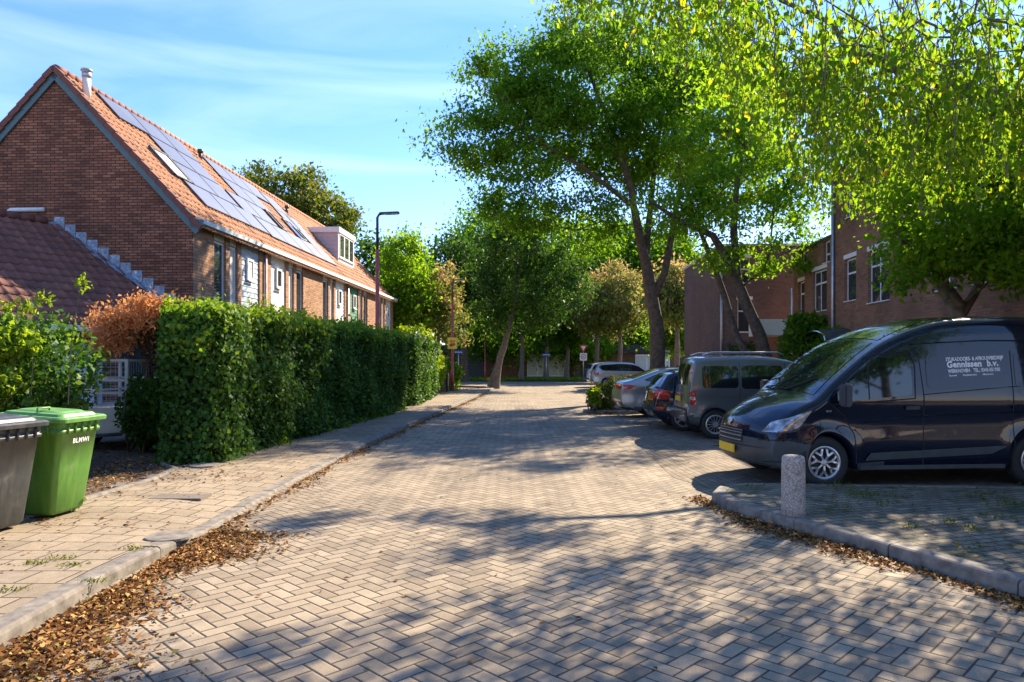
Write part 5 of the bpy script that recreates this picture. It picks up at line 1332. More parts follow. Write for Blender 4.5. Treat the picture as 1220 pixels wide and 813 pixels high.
# door window: sloping front
dw = ([(1.10,1.14),(1.2,1.27),(1.62,1.655),(1.7,1.69),(2.16,1.745),(2.2,1.72),(2.215,1.6)],[(1.10,1.13),(1.2,1.135),(1.6,1.165),(2.17,1.21),(2.2,1.23),(2.215,1.3)])
for wo in van.side_patch('window', root, M['carglass'], dw, off=0.006):
    pass
van.seam(root, [[(1.62,1.16),(1.62,1.66)]], r=0.012, name='window_pillar')
van.seam(root, [[(1.04,1.1),(1.2,1.1),(1.6,1.125),(2.25,1.17),(2.27,1.6),(2.2,1.79),(1.7,1.735),(1.6,1.7),(1.12,1.2)]], r=0.008, name='window_rubber')
van.seam(root, [[(1.1,1.1),(1.28,0.95),(1.42,0.7),(1.44,0.33)],[(2.36,0.3),(2.37,1.2),(2.33,1.75),(2.28,1.82)],[(2.36,1.22),(3.6,1.32),(4.9,1.37)],[(3.62,0.32),(3.62,1.8)],[(0.5,0.63),(0.72,0.66)]], r=0.0065)
# blank side panels pressed beside the door
for (a, b) in ((2.42,3.58),(3.66,4.8)): van.side_patch('side_panel', root, vp, rounded(a,b,1.3,1.77,0.07), off=0.005)
van.seam(root, [[(1.55,0.865),(2.3,0.94),(3.6,0.985),(4.8,1.0)],[(2.2,1.88),(3.2,1.93),(4.8,1.93)]], r=0.009, mat=vp, name='body_crease')
van.side_patch('rub_strip', root, M['trimplastic'], ([(1.56,0.38),(1.63,0.47),(3.4,0.545),(3.5,0.54)],[(1.56,0.37),(1.7,0.375),(3.3,0.44),(3.5,0.53)]), off=0.018)
van.side_patch('sill', root, M['trimplastic'], ([(1.5,0.305),(3.5,0.305)],[(1.5,0.25),(3.5,0.25)]), off=0.006)
# headlights wrap the front corner
van.side_patch('headlight', root, M['lampclear'], ([(0.10,0.74),(0.2,0.86),(0.5,0.965),(0.72,1.02)],[(0.10,0.73),(0.3,0.74),(0.5,0.8),(0.72,1.01)]), off=0.008, nx=14, nz=6)
van.side_patch('indicator', root, M['dkplastic'], ([(0.10,0.735),(0.18,0.745),(0.45,0.765),(0.6,0.86)],[(0.10,0.72),(0.18,0.72),(0.45,0.745),(0.6,0.85)]), off=0.009, nx=10, nz=3)
# grille slats across the nose
fo = van.top_patch('grille', root, M['black'], 0.002, 0.024, -0.5, 0.5, 0.008)
for (a,b) in ((0.004,0.0055),(0.009,0.0105),(0.014,0.0155),(0.020,0.0215)): van.top_patch('grille_bar', root, M['rim'], a, b, -0.49, 0.49, 0.016, 2, 18, parent=fo)
fo2 = van.top_patch('badge', root, M['rim'], 0.035, 0.07, -0.09, 0.09, 0.014, 6, 10, lambda u: math.sin(math.pi*(0.08+0.84*u)))
mb = MB(); mb.box(-0.02,0.0,-0.26,0.26,0.4,0.51); mb.build('number_plate', M['plate'], root, bevel=0.003)
van.side_patch('fog_light', root, M['dkplastic'], rounded(0.3,0.5,0.42,0.54,0.05), off=0.008, nx=8, nz=4)
van.seam(root, [[(0.05,0.63),(0.3,0.64),(0.6,0.6)],[(0.02,0.36),(0.3,0.35),(0.6,0.36)]], r=0.008, name='bumper_line')
# mirrors
for sg in (-1,1):
    mb = MB(); y = sg*(van.half(1.13,1.12)); mb.obox((1.08,y+sg*0.17,1.22),(0.05,0,0),(0,0.085,0),(0,0,0.14)); mb.bar((1.15,y-sg*0.01,1.1),(1.1,y+sg*0.16,1.12),0.06,0.08); mb.build('mirror', M['dkplastic'], root, bevel=0.02)
for x in (2.2,3.7): van.side_patch('door_handle', root, M['dkplastic'] if x < 3 else vp, rounded(x-0.1,x+0.1,1.03,1.075,0.018), off=0.028, nx=8, nz=4)
van.side_patch('side_repeater', root, M['lampclear'], rounded(1.0,1.1,1.0,1.025,0.01), off=0.006, nx=6, nz=2)
van.side_patch('tail_light', root, M['lampred'], rounded(4.86,4.95,0.9,1.7,0.03), off=0.006, nx=4, nz=10)
mb = MB(); mb.tube([tuple(van.T(0.83,0.5,0.02)),tuple(van.T(1.05,0.05,0.02))],0.01,5); mb.build('wiper', M['black'], root); mb = MB(); mb.tube([tuple(van.T(0.83,-0.15,0.02)),tuple(van.T(1.05,-0.6,0.02))],0.01,5); mb.build('wiper', M['black'], root)
def vt(sg, x0, z0, s_=1.0, rise=0.035):
    return lambda x, y: Vector(van.S(x0-0.12+x*s_, z0+y+rise*x*s_, sg, 0.012))
for sg in (-1,):
    text_mesh('lettering', 'STUKADOORS- & AFBOUWBEDRIJF', 0.066, M['white_txt'], root, vt(sg,2.70,1.655,0.78), 0.0024)
    text_mesh('lettering', 'Gennissen  b.v.', 0.112, M['white_txt'], root, vt(sg,2.71,1.572,1.0), 0.005, spacing=1.05)
    text_mesh('lettering', 'WERKHOVEN   TEL.: 0343-551920', 0.064, M['white_txt'], root, vt(sg,2.72,1.502,0.78), 0.0024)
    text_mesh('lettering', 'Stucwerk          Sierpleisterwerk          Afbouwwerk', 0.032, M['white_txt'], root, vt(sg,2.73,1.455,0.92), 0.001)

# ---- grey people carrier (tail towards the road)
def place_car(name, label, cat, car, rearx, neary, rz, z=0.004):
    """car standing with its tail at world (rearx, neary + W/2) and its nose pointing to +x"""
    c_, s_ = math.cos(rz), math.sin(rz); L = car.L
    # local +x (to tail) -> world -(c,s); origin (nose) = tail + L*(c,s)
    o = Vector((rearx + L*c_, neary + car.W/2 + L*s_, z)); return thing(name, label, cat, o, rz+math.pi)
mpv = Car(4.13, 1.72,
  [(0,0.5),(0.03,0.66),(0.1,0.8),(0.3,0.92),(0.95,1.12),(1.35,1.42),(1.75,1.66),(2.3,1.755),(3.0,1.775),(3.8,1.74),(3.93,1.68),(4.02,1.35),(4.07,1.02),(4.09,0.74),(4.13,0.66),(4.13,0.5)],
  [(0,0.49),(0.03,0.35),(0.1,0.25),(0.5,0.22),(3.7,0.26),(4.02,0.3),(4.13,0.49)], 1.05, 0.12, (0.79,3.47), 0.31, bowf=0.25, bowr=0.07, crown=0.04, rt=0.09, ar=0.375, flare=0.012)
root = place_car('people_carrier', 'grey boxy people carrier with roof rails parked beyond the van', 'car', mpv, 3.72, 15.25, R(-2))
gp_ = paint('mpv_grey', (0.14,0.155,0.165), 0.28, 0.5)
mpv.body(root, gp_, M['trimplastic'], lambda x, z: (z < 0.5 and (x > 3.7 or x < 0.5)) or z < 0.3)
wheels4(root, mpv, 0.205, 'multi')
mpv.side_patch('window', root, M['carglass'], rounded(2.98,3.78,1.09,1.56,0.08)); mpv.side_patch('window', root, M['carglass'], rounded(2.05,2.92,1.07,1.57,0.08)); mpv.side_patch('window', root, M['carglass'], ([(1.15,1.13),(1.55,1.42),(1.75,1.53),(1.95,1.55)],[(1.15,1.1),(1.95,1.08)]))
mpv.seam(root, [[(2.0,0.3),(2.0,1.62)],[(2.95,0.5),(2.96,1.63)],[(1.95,0.62),(3.9,0.62)],[(1.0,0.8),(1.08,1.1),(1.2,1.25)]], r=0.005)
mpv.seam(root, [[(0.95,0.88),(3.9,0.93)]], r=0.012, mat=gp_, name='body_crease')
mpv.top_patch('windscreen', root, M['carglass'], 1.0, 1.72, -0.88, 0.88); mpv.top_patch('rear_window', root, M['carglass'], 3.96, 4.055, -0.8, 0.8, 0.01, 10)
mpv.side_patch('tail_light', root, M['lampred'], rounded(3.93,4.07,0.72,1.0,0.02), off=0.01, nx=5, nz=6); mpv.side_patch('reverse_light', root, M['lampclear'], rounded(3.93,4.07,0.83,0.91,0.01), off=0.015, nx=4, nz=3)
mb = MB(); mb.box(4.075,4.125,-0.82,0.82,0.36,0.6); mb.build('rear_bumper', M['rim'] if False else gp_, root, bevel=0.03)
mb = MB(); mb.box(4.095,4.115,-0.26,0.26,0.78,0.89); mb.build('number_plate', M['plate'], root)
mb = MB()
for sg in (-1,1): mb.tube([(1.95,sg*0.62,1.8),(2.1,sg*0.63,1.855),(3.5,sg*0.63,1.86),(3.7,sg*0.62,1.8)],0.016,8)
mb.build('roof_rails', M['rim'], root, True)
for sg in (-1,1): mb = MB(); mb.obox((1.25,sg*0.93,1.12),(0.06,0,0),(0,0.08,0),(0,0,0.08)); mb.build('mirror', gp_, root, bevel=0.02)
mpv.side_patch('door_handle', root, M['dkplastic'], rounded(2.12,2.28,0.88,0.92,0.015), off=0.02, nx=6, nz=3)

# ---- black hatchback
hb = Car(4.45, 1.8,
  [(0,0.5),(0.03,0.65),(0.12,0.8),(0.5,0.93),(1.25,1.04),(1.7,1.3),(2.1,1.46),(2.7,1.52),(3.4,1.48),(3.9,1.37),(4.05,1.3),(4.25,1.05),(4.36,0.98),(4.4,0.8),(4.45,0.62),(4.45,0.5)],
  [(0,0.49),(0.03,0.35),(0.1,0.22),(0.5,0.2),(3.9,0.24),(4.3,0.3),(4.45,0.49)], 0.95, 0.2, (0.85,3.6), 0.33, bowf=0.28, bowr=0.16, crown=0.04, rt=0.1, ar=0.385, flare=0.015)
root = place_car('hatchback', 'black hatchback with red tail lights between the carrier and silver sedan', 'car', hb, 3.3, 17.05, R(-2))
bp_ = paint('hatch_black', (0.008,0.012,0.022), 0.25); hb.body(root, bp_, M['dkplastic'], lambda x, z: z < 0.3); wheels4(root, hb, 0.235, 'five')
hb.side_patch('window', root, M['carglass'], ([(1.35,1.02),(1.75,1.24),(2.1,1.38),(2.7,1.44),(3.4,1.4),(3.85,1.24)],[(1.35,0.98),(3.5,1.04),(3.85,1.2)])); hb.top_patch('rear_window', root, M['carglass'], 4.0, 4.24, -0.82, 0.82, 0.006, 10); hb.top_patch('windscreen', root, M['carglass'], 1.32, 2.05, -0.88, 0.88)
hb.side_patch('tail_light', root, M['lampred'], ([(3.98,0.84),(4.06,0.95),(4.3,1.0),(4.4,0.93)],[(3.98,0.82),(4.1,0.77),(4.4,0.76)]), off=0.01, nx=10, nz=6); hb.side_patch('reflector', root, M['lampred'], rounded(4.2,4.42,0.5,0.57,0.01), off=0.008, nx=5, nz=2)
hb.top_patch('tail_light', root, M['lampred'], 4.385, 4.425, 0.55, 0.98, 0.01, 6, 6); hb.top_patch('tail_light', root, M['lampred'], 4.385, 4.425, -0.98, -0.55, 0.01, 6, 6)
hb.seam(root, [[(2.45,0.3),(2.5,1.0),(2.4,1.43)],[(3.3,0.75),(3.42,1.02)],[(1.3,0.55),(1.35,1.0)]])

# ---- silver sedan
sd_ = Car(4.9, 1.85,
  [(0,0.5),(0.03,0.62),(0.12,0.76),(0.6,0.9),(1.5,0.98),(2.0,1.24),(2.45,1.42),(3.0,1.47),(3.6,1.42),(4.15,1.22),(4.5,1.1),(4.78,1.06),(4.84,0.98),(4.87,0.8),(4.9,0.6),(4.9,0.5)],
  [(0,0.49),(0.03,0.35),(0.1,0.2),(0.5,0.19),(4.2,0.22),(4.75,0.32),(4.9,0.49)], 0.92, 0.24, (0.85,3.75), 0.335, bowf=0.3, bowr=0.2, crown=0.04, rt=0.12, ar=0.39, flare=0.015)
root = place_car('sedan', 'silver grey sedan with sloping rear parked past the black hatchback', 'car', sd_, 3.0, 20.55, R(-1))
sp_ = paint('sedan_silver', (0.36,0.35,0.34), 0.3, 0.7); sd_.body(root, sp_, M['dkplastic'], lambda x, z: z < 0.34 and x > 3.9 or z < 0.24); wheels4(root, sd_, 0.25, 'ten')
sd_.side_patch('window', root, M['carglass'], ([(1.6,0.99),(2.05,1.2),(2.5,1.35),(3.0,1.39),(3.6,1.33),(4.05,1.15)],[(1.6,0.95),(3.6,1.0),(4.05,1.12)])); sd_.top_patch('rear_window', root, M['carglass'], 3.68, 4.38, -0.84, 0.84, 0.006, 10); sd_.top_patch('windscreen', root, M['carglass'], 1.55, 2.4, -0.88, 0.88)
sd_.side_patch('tail_light', root, M['lampred'], ([(4.3,0.96),(4.6,0.99),(4.83,0.985)],[(4.3,0.95),(4.6,0.86),(4.83,0.85)]), off=0.01, nx=8, nz=4)
sd_.top_patch('tail_light', root, M['lampred'], 4.825, 4.862, -0.98, -0.3, 0.01, 6, 8); sd_.top_patch('tail_light', root, M['lampred'], 4.825, 4.862, 0.3, 0.98, 0.01, 6, 8)
sd_.seam(root, [[(2.75,0.3),(2.8,0.97),(2.72,1.38)],[(3.6,0.72),(3.7,1.0)],[(1.5,0.5),(1.55,0.95)]]); sd_.seam(root, [[(1.5,0.97),(3.6,1.0),(4.08,1.14),(3.62,1.35),(3.0,1.41),(2.5,1.37),(1.6,0.99)]], r=0.008, mat=M['chrome'], name='window_trim')

# ---- far cars
est = Car(4.6, 1.85,
  [(0,0.5),(0.03,0.7),(0.14,0.88),(0.6,1.0),(1.25,1.1),(1.75,1.42),(2.1,1.56),(2.8,1.62),(4.0,1.55),(4.3,1.44),(4.5,1.1),(4.56,0.8),(4.6,0.6),(4.6,0.5)],
  [(0,0.49),(0.03,0.35),(0.1,0.25),(0.5,0.24),(4.1,0.26),(4.5,0.33),(4.6,0.49)], 1.0, 0.2, (0.85,3.65), 0.345, bowf=0.28, bowr=0.15, rt=0.1, ar=0.4)
def far_car(name, label, rearx, neary, rz, col, metal, flip=False):
    root = place_car(name, label, 'car', est, rearx, neary, rz); p_ = paint(name+'_paint', col, 0.3, metal); est.body(root, p_, M['dkplastic'], lambda x, z: z < 0.34)
    wheels4(root, est, 0.24, 'ten'); est.side_patch('window', root, M['carglass'], ([(1.4,1.12),(1.8,1.4),(2.2,1.5),(3.0,1.53),(4.0,1.46),(4.2,1.36)],[(1.4,1.07),(3.9,1.14),(4.2,1.3)])); est.top_patch('rear_window', root, M['carglass'], 4.29, 4.46, -0.85, 0.85, 0.008); est.top_patch('windscreen', root, M['carglass'], 1.3, 2.05, -0.88, 0.88)
    est.side_patch('tail_light', root, M['lampred'], rounded(4.2,4.54,0.88,1.04,0.03), off=0.01, nx=6, nz=4); est.seam(root, [[(2.6,0.35),(2.65,1.5)]]); return root
far_car('estate_car', 'silver estate car behind the low shrub on the island', 4.75, 42.5, R(-1), (0.42,0.43,0.44), 0.6)
c2 = far_car('small_car', 'pale blue white car mostly hidden by the silver estate', 4.9, 46.2, R(-1), (0.6,0.66,0.74), 0.1)
c3 = far_car('blue_car', 'dark blue car farthest along the row of parked cars', 5.35, 52.5, R(2), (0.02,0.05,0.14), 0.3)
# shrub on the third island with lime plant
bush('island_shrub', 'low olive shrub on the kerbed island left of the silver sedan', (2.95,23.5), [(3.0,23.5,0.5,(0.42,0.4,0.48)),(3.5,23.6,0.75,(0.45,0.4,0.4)),(4.2,23.7,0.85,(0.5,0.4,0.35)),(2.75,23.3,0.3,(0.3,0.3,0.25))], 5200, 0.09, 'leaf_olive', 71, z0=0.1)
bush('lime_plant', 'bright lime green plant at the front of the island shrub', (2.62,22.95), [(2.62,22.95,0.62,(0.22,0.2,0.2)),(2.7,22.95,0.35,(0.16,0.16,0.16))], 420, 0.13, 'lime', 72, z0=0.1, cat='plant')
o = None
litter('fallen_leaves', [(2.4,22.8),(2.9,22.75),(3.3,22.8)], 900, 0.25, 'dead leaves and twigs around the island shrub', seed=17, z=0.02, pile=0.06)
# climbers at the right
bush('climbing_shrub', 'dark green climbing shrub against the brick block right of the porch', (10.3,25.4), [(10.1,25.3,1.9,(0.6,0.5,1.2)),(10.45,25.0,2.5,(0.6,0.45,0.9)),(10.1,25.2,3.0,(0.4,0.4,0.35)),(10.6,23.8,1.8,(0.5,0.7,1.0))], 7500, 0.14, 'leaf_big', 73, z0=0.07)
bush('laurel_shrub', 'dark shrub filling the corner below the pale brick block', (9.2,33.0), [(8.6,33.5,0.9,(1.2,0.6,0.9)),(9.8,30.2,1.2,(1.0,0.5,1.2))], 4000, 0.16, 'leaf_dark', 74, z0=0.07)

# ------------------------------------------------------------------ trees
BK, BK2 = M['bark'], M['bark2']
def scl(p, k, ground=False):
    return (p[0]*k, p[1]*k, 0.08 if ground else CAMZ+(p[2]-CAMZ)*k)
def sct(trs, k, first=True):
    return [[(scl(p, k, first and i == 0 and j == 0), r_*k) for j, (p, r_) in enumerate(tr)] for i, tr in enumerate(trs)]
def scb(bl, k): return [(scl(c, k), tuple(q*k for q in r_)) for c, r_ in bl]
K1, K2 = 1.15, 1.27
tree('street_tree', 'largest street tree with dark forked trunk spreading over the road', 'tree',
  sct([[((5.6,27,0.1),0.33),(( 5.5,27,1.6),0.29),((5.5,27,2.7),0.27),((5.24,26.9,4.2),0.24),((5.02,26.8,5.4),0.19),((4.67,26.6,6.8),0.15),((4.38,26.2,8.0),0.12),((3.6,25.6,10.0),0.09),((2.6,25,12),0.05)],
   [((5.3,26.9,4.0),0.17),((5.75,26.9,5.0),0.14),((6.0,27,6.2),0.12),((6.4,27.2,8.2),0.09),((7.0,27.4,10.5),0.06)],
   [((5.02,26.8,5.4),0.15),((5.24,27.3,7.0),0.12),((5.5,27.6,9.0),0.09),((5.9,27.9,11.5),0.06),((6.0,28,14),0.04)],
   [((4.5,26.4,7.4),0.1),((2.5,25.4,8.6),0.07),((0.4,24.8,9.6),0.04)]], K1),
  scb([((3.8,26.5,11.2),(4.3,4.6,3.6)),((0.4,25.5,9.8),(2.9,3.0,2.2)),((1.4,26,7.0),(2.2,2.4,1.2)),((7.6,28,11.0),(3.8,4.0,3.6)),((-0.9,25.5,7.7),(1.5,2.0,1.0)),((3.0,27.5,6.8),(1.8,2.0,0.9)),((0.2,26,12.2),(2.2,2.4,1.6)),((2.0,26.2,13.6),(2.2,2.2,1.3)),((-1.2,25.6,9.6),(1.7,2.0,1.4)),((5.0,27.5,13.6),(2.4,2.2,1.2)),((6.7,27.3,7.0),(1.9,1.8,0.9)),((4.0,27.6,8.4),(2.2,1.8,1.2))], K1),
  600, 104000, 0.165, M['leaf_big'], BK, 101, sigma=0.42, tip=0.014, shell=0.5)
tree('street_tree', 'leaning twin trunk street tree before the dark brick wall', 'tree',
  sct([[((7.85,21.0,0.08),0.22),((7.3,21,2.4),0.18),((6.67,20.9,3.8),0.16),((6.3,20.8,4.6),0.13),((5.8,20.6,5.3),0.1),((4.8,20.4,5.7),0.07),((3.9,20.2,6.2),0.04)],
   [((7.5,21.0,0.4),0.13),((6.95,21.2,1.9),0.11),((6.55,21.3,2.9),0.1),((6.15,21.3,4.2),0.09),((5.6,21.3,5.6),0.06),((5.0,21.4,7.6),0.04)],
   [((6.67,20.9,3.8),0.12),((6.4,20.6,5.4),0.1),((6.5,20.4,7.2),0.07),((6.7,20,8.6),0.05)]], K2),
  scb([((6.6,20.5,7.6),(2.7,2.4,2.4)),((4.9,20.3,6.4),(1.8,1.9,1.3)),((8.2,20.3,8.4),(2.4,2.4,2.2)),((7.4,20.6,4.9),(1.4,1.4,0.8)),((8.8,20.6,6.2),(1.4,1.4,1.4)),((5.6,20.8,4.6),(0.9,1.0,0.5)),((7.6,20.6,5.9),(1.7,1.4,1.0)),((6.0,20.7,5.6),(1.2,1.2,0.9)),((8.8,20.8,5.0),(1.0,1.0,0.6))], K2),
  180, 24000, 0.155, M['leaf_light'], BK, 102, sigma=0.36, tip=0.01)
tree('garden_tree', 'yellow green small tree behind the van against the brick block', 'tree',
  [[((9.4,14.4,0.1),0.17),((9.3,14.4,1.5),0.15),((9.0,14.4,2.6),0.13),((8.5,14.4,3.8),0.11),((8.0,14.6,5.2),0.09),((7.0,15.0,6.6),0.07),((5.8,15.6,7.5),0.05)],
   [((9.0,14.4,2.5),0.1),((9.6,14.4,3.6),0.08),((9.9,14.5,5.0),0.05)],[((9.0,14.3,2.8),0.08),((8.0,13.6,3.5),0.06),((7.2,13.2,3.9),0.03)]],
  [((8.4,13.6,4.9),(1.9,1.6,1.7)),((7.5,13.1,3.7),(1.1,1.1,0.9)),((9.3,13.6,3.6),(1.4,1.3,1.1)),((9.8,13.9,5.6),(1.6,1.6,1.6)),((10.2,13.2,3.9),(1.6,1.2,1.3)),((8.3,12.7,3.1),(1.3,0.8,0.4)),((6.6,12.9,4.6),(0.8,0.8,0.7)),((6.4,15.4,7.6),(1.25,1.0,0.5)),((8.2,14.8,8.0),(1.2,1.0,0.6)),((4.4,16.4,7.9),(0.9,0.9,0.35))],
  240, 25000, 0.12, M['leaf_birch'], BK2, 103, sigma=0.25, tip=0.007, hang=0.7, step=0.4)
# the weeping birch whose trunk stands right of the frame
def weeping(name, label, trunks, bfun, nstr, seed, lsize, lmat, xr, yr):
    rs = np.random.default_rng(seed); base = np.array(trunks[0][0][0]); root = thing(name, label, 'tree', tuple(base))
    T = []; bot = []
    for k in range(nstr):
        x = rs.uniform(*xr); y = rs.uniform(*yr); zb_ = bfun(x, y)+abs(rs.normal())*0.45+rs.random()**2*0.8; L = rs.uniform(0.7,2.0)
        T.append((x, y, zb_+L)); bot.append((x+rs.normal()*0.12, y+rs.normal()*0.12, zb_))
    A, par, nt_, fixed, ends = skeleton(trunks, T, 0.3, 0.6, seed)
    n = len(A); rad = np.full(n, 0.006); acc = np.zeros(n)
    for i in range(n-1,-1,-1):
        rad[i] = max(acc[i]**(1/2.3) if acc[i] > 0 else 0.005, 0.005)
        if par[i] >= 0: acc[par[i]] += rad[i]**2.3
    rad[nt_:] = np.minimum(rad[nt_:], 0.06); rad[:nt_] = fixed[:nt_]
    mt, mb = MB(), MB()
    for i in range(n):
        if par[i] < 0: continue
        (mt if i < nt_ else mb).tube([A[par[i]]-base, A[i]-base], [min(rad[par[i]], rad[i]*1.3) if i >= nt_ else rad[par[i]], rad[i]], 10 if i < nt_ else 5, 0, False)
    C = []; T_ = np.array(T); B = np.array(bot); order = np.argsort(np.min(np.linalg.norm(T_[:,None]-np.array(A[:nt_])[None],axis=2),axis=1))
    for k in range(nstr):
        m_ = 7; u = np.linspace(0,1,m_)[:,None]; p = T_[k]*(1-u)+B[k]*u; p[1:-1] += rs.normal(size=(m_-2,3))*np.array([0.05,0.05,0.02]); mb.tube([q-base for q in p], [0.006]*3+[0.004]*4, 3, 0, False)
        L = np.linalg.norm(T_[k]-B[k]); nl = int(L*36); uu = rs.random(nl); q = np.stack([np.interp(uu, u[:,0], p[:,i]) for i in range(3)],1); C.append(q+rs.normal(size=q.shape)*np.array([0.075,0.075,0.04]))
    mt.build('trunk', M['bark2'], root, True); mb.build('limbs', M['bark2'], root, True)
    leaves_mesh('crown', np.concatenate(C), lsize, lmat, root, rs, 1.3, origin=base, width=0.6); return root
def bf_(x, y):
    # lowest hanging point in the picture follows the photo's ragged lower edge
    px = 610+F*x/y; py = np.interp(px, [600,650,700,760,800,840,870,930,980,1010,1060,1150,1300], [-60,30,55,70,110,90,170,210,265,270,240,260,280]); return CAMZ+(431.5-py)/F*y
weeping('weeping_birch', 'overhanging weeping tree with yellow green strands at the upper right', 
  [[((9.0,7.8,0.12),0.26),((8.8,7.8,2.5),0.22),((8.3,7.8,4.3),0.18),((7.0,7.9,5.9),0.13),((5.4,8.2,6.9),0.1),((3.6,8.6,7.6),0.07),((1.6,9,7.9),0.04)],
   [((8.6,7.8,3.3),0.14),((7.2,8.2,4.2),0.11),((5.6,8.6,4.9),0.09),((4.2,9.0,5.6),0.06)],
   [((8.3,7.8,4.3),0.14),((8.0,9.4,6.4),0.1),((6.6,10.6,7.6),0.07),((4.5,11,8.2),0.04)],[((8.3,7.8,4.3),0.13),((8.2,7.0,6.8),0.09),((7.0,6.6,8.4),0.05)]],
  bf_, 660, 104, 0.08, M['leaf_birch'], (0.5,8.6), (6.6,11.0))
tree('far_tree', 'olive topped tree rising behind the terrace roof', 'tree', [[((-16.8,55,0),0.4),((-16.8,55,8),0.3),((-16.8,55,12),0.2)]],
  [((-17.6,55,14.2),(3.6,3.5,2.9)),((-14.2,55,12.4),(2.9,3,2.6)),((-19.5,55,13.6),(2.2,2.5,2.2)),((-16.5,55,11),(4.0,3,2.5))], 260, 16000, 0.32, M['leaf_olive'], BK, 111, sigma=0.6, tip=0.02)
G = 'trees around the cross street'
tree('far_tree', 'dark tree just right of the far end of the terrace', 'tree', [[((-10.6,54,0),0.3),((-10.6,54,5),0.22)]], [((-10.4,54,8.6),(2.2,2.4,3.0)),((-8.8,56,8.0),(2.5,2.5,3.4)),((-11.5,54,5),(2.5,2.2,2.6))], 160, 11000, 0.3, M['leaf_dark'], BK, 112, G, 0.6, 0.02)
tree('far_tree', 'bright green tree between the two red lamp posts', 'tree', [[((-7.4,47,0),0.25),((-7.4,47,4),0.18)]], [((-7.2,47,8.2),(1.6,1.8,2.6)),((-6.6,47,5.4),(2.0,1.8,2.4)),((-8.4,47,4.5),(1.8,1.8,2.4))], 150, 12000, 0.25, M['leaf_light'], BK2, 113, G, 0.45, 0.02)
tree('far_tree', 'small tree with pinkish autumn top behind the yellow sign', 'tree', [[((-5.0,48,0.05),0.16),((-5.0,48,2.6),0.13),((-4.8,48,4),0.1)]], [((-4.6,48,6.4),(1.3,1.4,2.0)),((-5.8,48,4.8),(1.4,1.4,1.5)),((-3.8,48,4.2),(1.2,1.3,1.6))], 110, 6500, 0.2, M['leaf_blush'], BK2, 114, G, 0.35, 0.014, blush=0.5)
tree('far_tree', 'dark rounded tree behind the pinkish one', 'tree', [[((-4.0,60,0.05),0.3),((-4.0,60,5),0.22)]], [((-4.2,60,9.6),(3.4,3,3.4)),((-1.6,60,8.4),(2.6,2.6,3.0)),((-6.2,60,7.0),(2.6,2.6,3.2))], 200, 13000, 0.32, M['leaf_dark'], BK, 115, G, 0.6, 0.02)
tree('leaning_tree', 'tree with pale leaning trunk on the sidewalk corner', 'tree', [[((-1.15,44.2,0.06),0.3),((-0.85,44.2,1.4),0.23),((-0.35,44.2,3.2),0.18),((0.1,44.2,5),0.14),((0.4,44.3,7.6),0.1)]],
  [((0.6,44.4,6.0),(2.5,2.3,1.7)),((2.2,44.3,4.9),(1.5,1.6,1.4)),((0.3,44.6,9.0),(2.6,2.4,2.0)),((-1.4,44.3,5.4),(1.3,1.5,1.3)),((3.2,44.6,7.8),(1.6,1.8,1.6)),((-1.8,44.6,7.6),(1.2,1.4,1.1)),((1.6,44,3.9),(1.2,1.2,0.7)),((-0.9,44.2,4.2),(1.0,1.0,0.6)),((3.4,44.4,5.6),(1.3,1.4,1.5)),((1.8,44.6,10.8),(1.5,1.4,1.2))], 190, 21000, 0.2, M['leaf_dark'], BK2, 116, G, 0.45, 0.014)
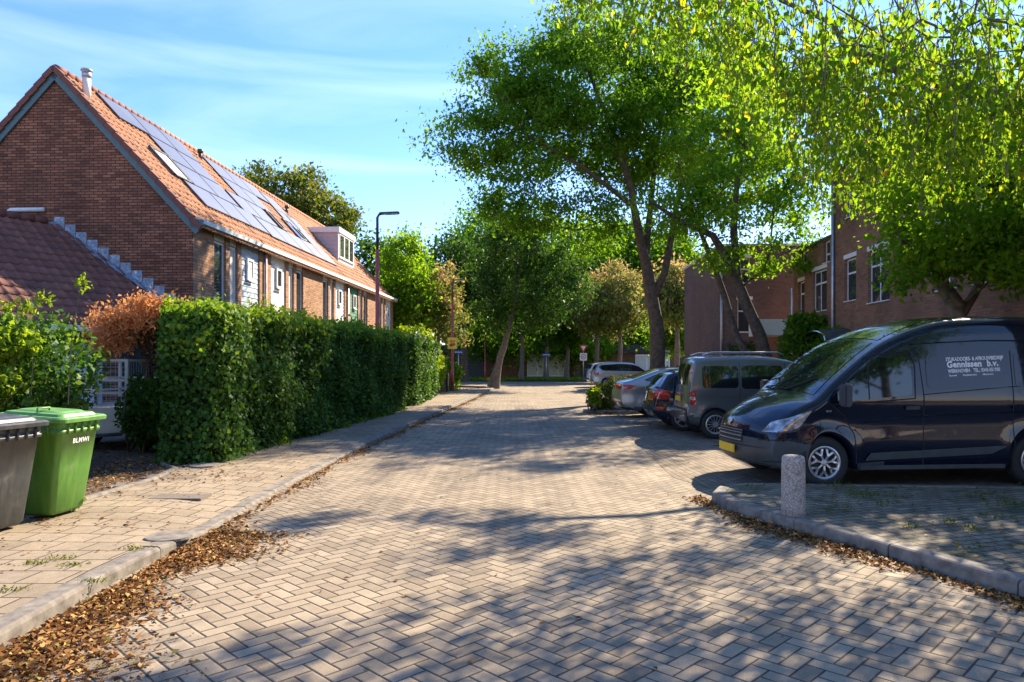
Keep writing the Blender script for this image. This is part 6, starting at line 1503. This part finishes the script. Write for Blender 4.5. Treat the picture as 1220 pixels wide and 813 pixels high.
for (lab, x, y, cz, r_, mat, sd2, h, bl_) in (
  ('slim trunked dark tree right of the leaning tree', 0.8, 62, 6.2, (2.2,2.2,3.2), 'leaf_big', 117, 3.2, None),
  ('round green tree left of the blue sign in the verge', 3.0, 63, 6.6, (2.6,2.4,3.4), 'leaf_dark', 118, 2.8, None),
  ('green tree just left of the give way sign', 4.9, 64, 5.2, (1.9,2,2.8), 'leaf_big', 119, 2.6, None),
  ('autumn tinted tree right behind the give way sign', 7.2, 61, 6.6, (2.3,2.2,3.4), 'leaf_blush', 120, 2.9, 0.3),
  ('tall yellowing tree left of the big dark trunk', 9.0, 60, 7.0, (2.4,2.4,3.6), 'leaf_blush', 121, 3.0, 0.4),
  ('peach coloured autumn tree between big trunk and pink block', 10.8, 47, 5.9, (1.5,1.6,2.3), 'leaf_blush', 122, 2.5, 0.5),
  ('green tree low behind the parked cars by the pink block', 12.5, 55, 4.4, (1.8,1.8,2.8), 'leaf_light', 123, 2.2, None),
  ('tall dark tree closing the gap over the cross street', 2.5, 78, 11.0, (4.5,3.5,4.6), 'leaf_big', 124, 6.0, None),
  ('broad dark tree behind the low building at centre right', 11.5, 80, 10.0, (5.0,3.5,5.0), 'leaf_big', 125, 5.0, None),
  ('broad tree behind the low building near its left end', -8.5, 80, 9.0, (5.0,3.5,5.0), 'leaf_dark', 126, 5.0, None)):
    tree('verge_tree', lab, 'tree', [[((x,y,0.05),0.22 if y < 70 else 0.4),((x+0.1,y,h),0.17 if y < 70 else 0.3),((x,y,cz),0.09)]],
      [((x,y,cz),r_),((x+r_[0]*0.5,y-0.5,cz-r_[2]*0.35),(r_[0]*0.7,r_[1]*0.8,r_[2]*0.5)),((x-r_[0]*0.5,y-0.4,cz-r_[2]*0.2),(r_[0]*0.7,r_[1]*0.8,r_[2]*0.6))], 130, 9000, 0.26 if y < 70 else 0.4, M[mat], BK2 if y < 70 else BK, sd2, G, 0.42 if y < 70 else 0.8, 0.014, blush=bl_)
for (x, y, h) in ((7,-8,7.0),(13,-10,6.2),(1,-10,7.4),(19,-9,7.6),(-5,-11,6.6)):
    tree('street_tree', 'one of the trees behind the viewpoint, mirrored in the van side', 'tree', [[((x,y,0.0),0.26),((x+0.3,y,3),0.2),((x,y,h),0.12)]], [((x,y,h),(3.0,2.6,2.4)),((x-2,y-1,h-1.4),(1.8,1.8,1.3))], 110, 6500, 0.24, M['leaf_big'], BK, 130+x, 'trees behind the viewpoint', sigma=0.45, tip=0.014)
for k, (x, y, cz, r_, mt_) in enumerate([(-1.5,68,12.5,(4.2,3,4.4),'leaf_big'),(6.3,70,12.0,(4.4,3,4.8),'leaf_light'),(12.0,74,12.5,(4.0,3,4.6),'leaf_big'),(17.0,76,12.0,(4.2,3,4.6),'leaf_light')]+[q+('leaf_dark',) for q in ((-3,76,6.5,(5,3,4.5)),(4.5,86,8,(5.5,3,5.5)),(16.5,84,8,(5.0,3,5.5)),(-16,74,7.5,(5,3,5.5)),(-24,80,8,(6,3,6)))]):
    tree('far_tree', ['tall mid green tree standing over the leaning one','tall light green tree between leaning tree and big trunk','tall mid green tree directly behind the big dark trunk','tall light green tree over the top of the pink block','wide dark tree filling the gap left of the slim trunks','dark tree between the pale houses far off','dark tree rising behind the pink block','dark tree beyond the terrace end','far dark tree hidden by the terrace'][k], 'tree', [[((x,y,0.05),0.35),((x,y,3),0.28),((x,y,cz),0.12)]], [((x,y,cz),r_),((x,y-1,3.6),(r_[0],2.5,2.0))], 170, 12000, 0.4, M[mt_], BK, 140+k, G, 0.8, 0.02)
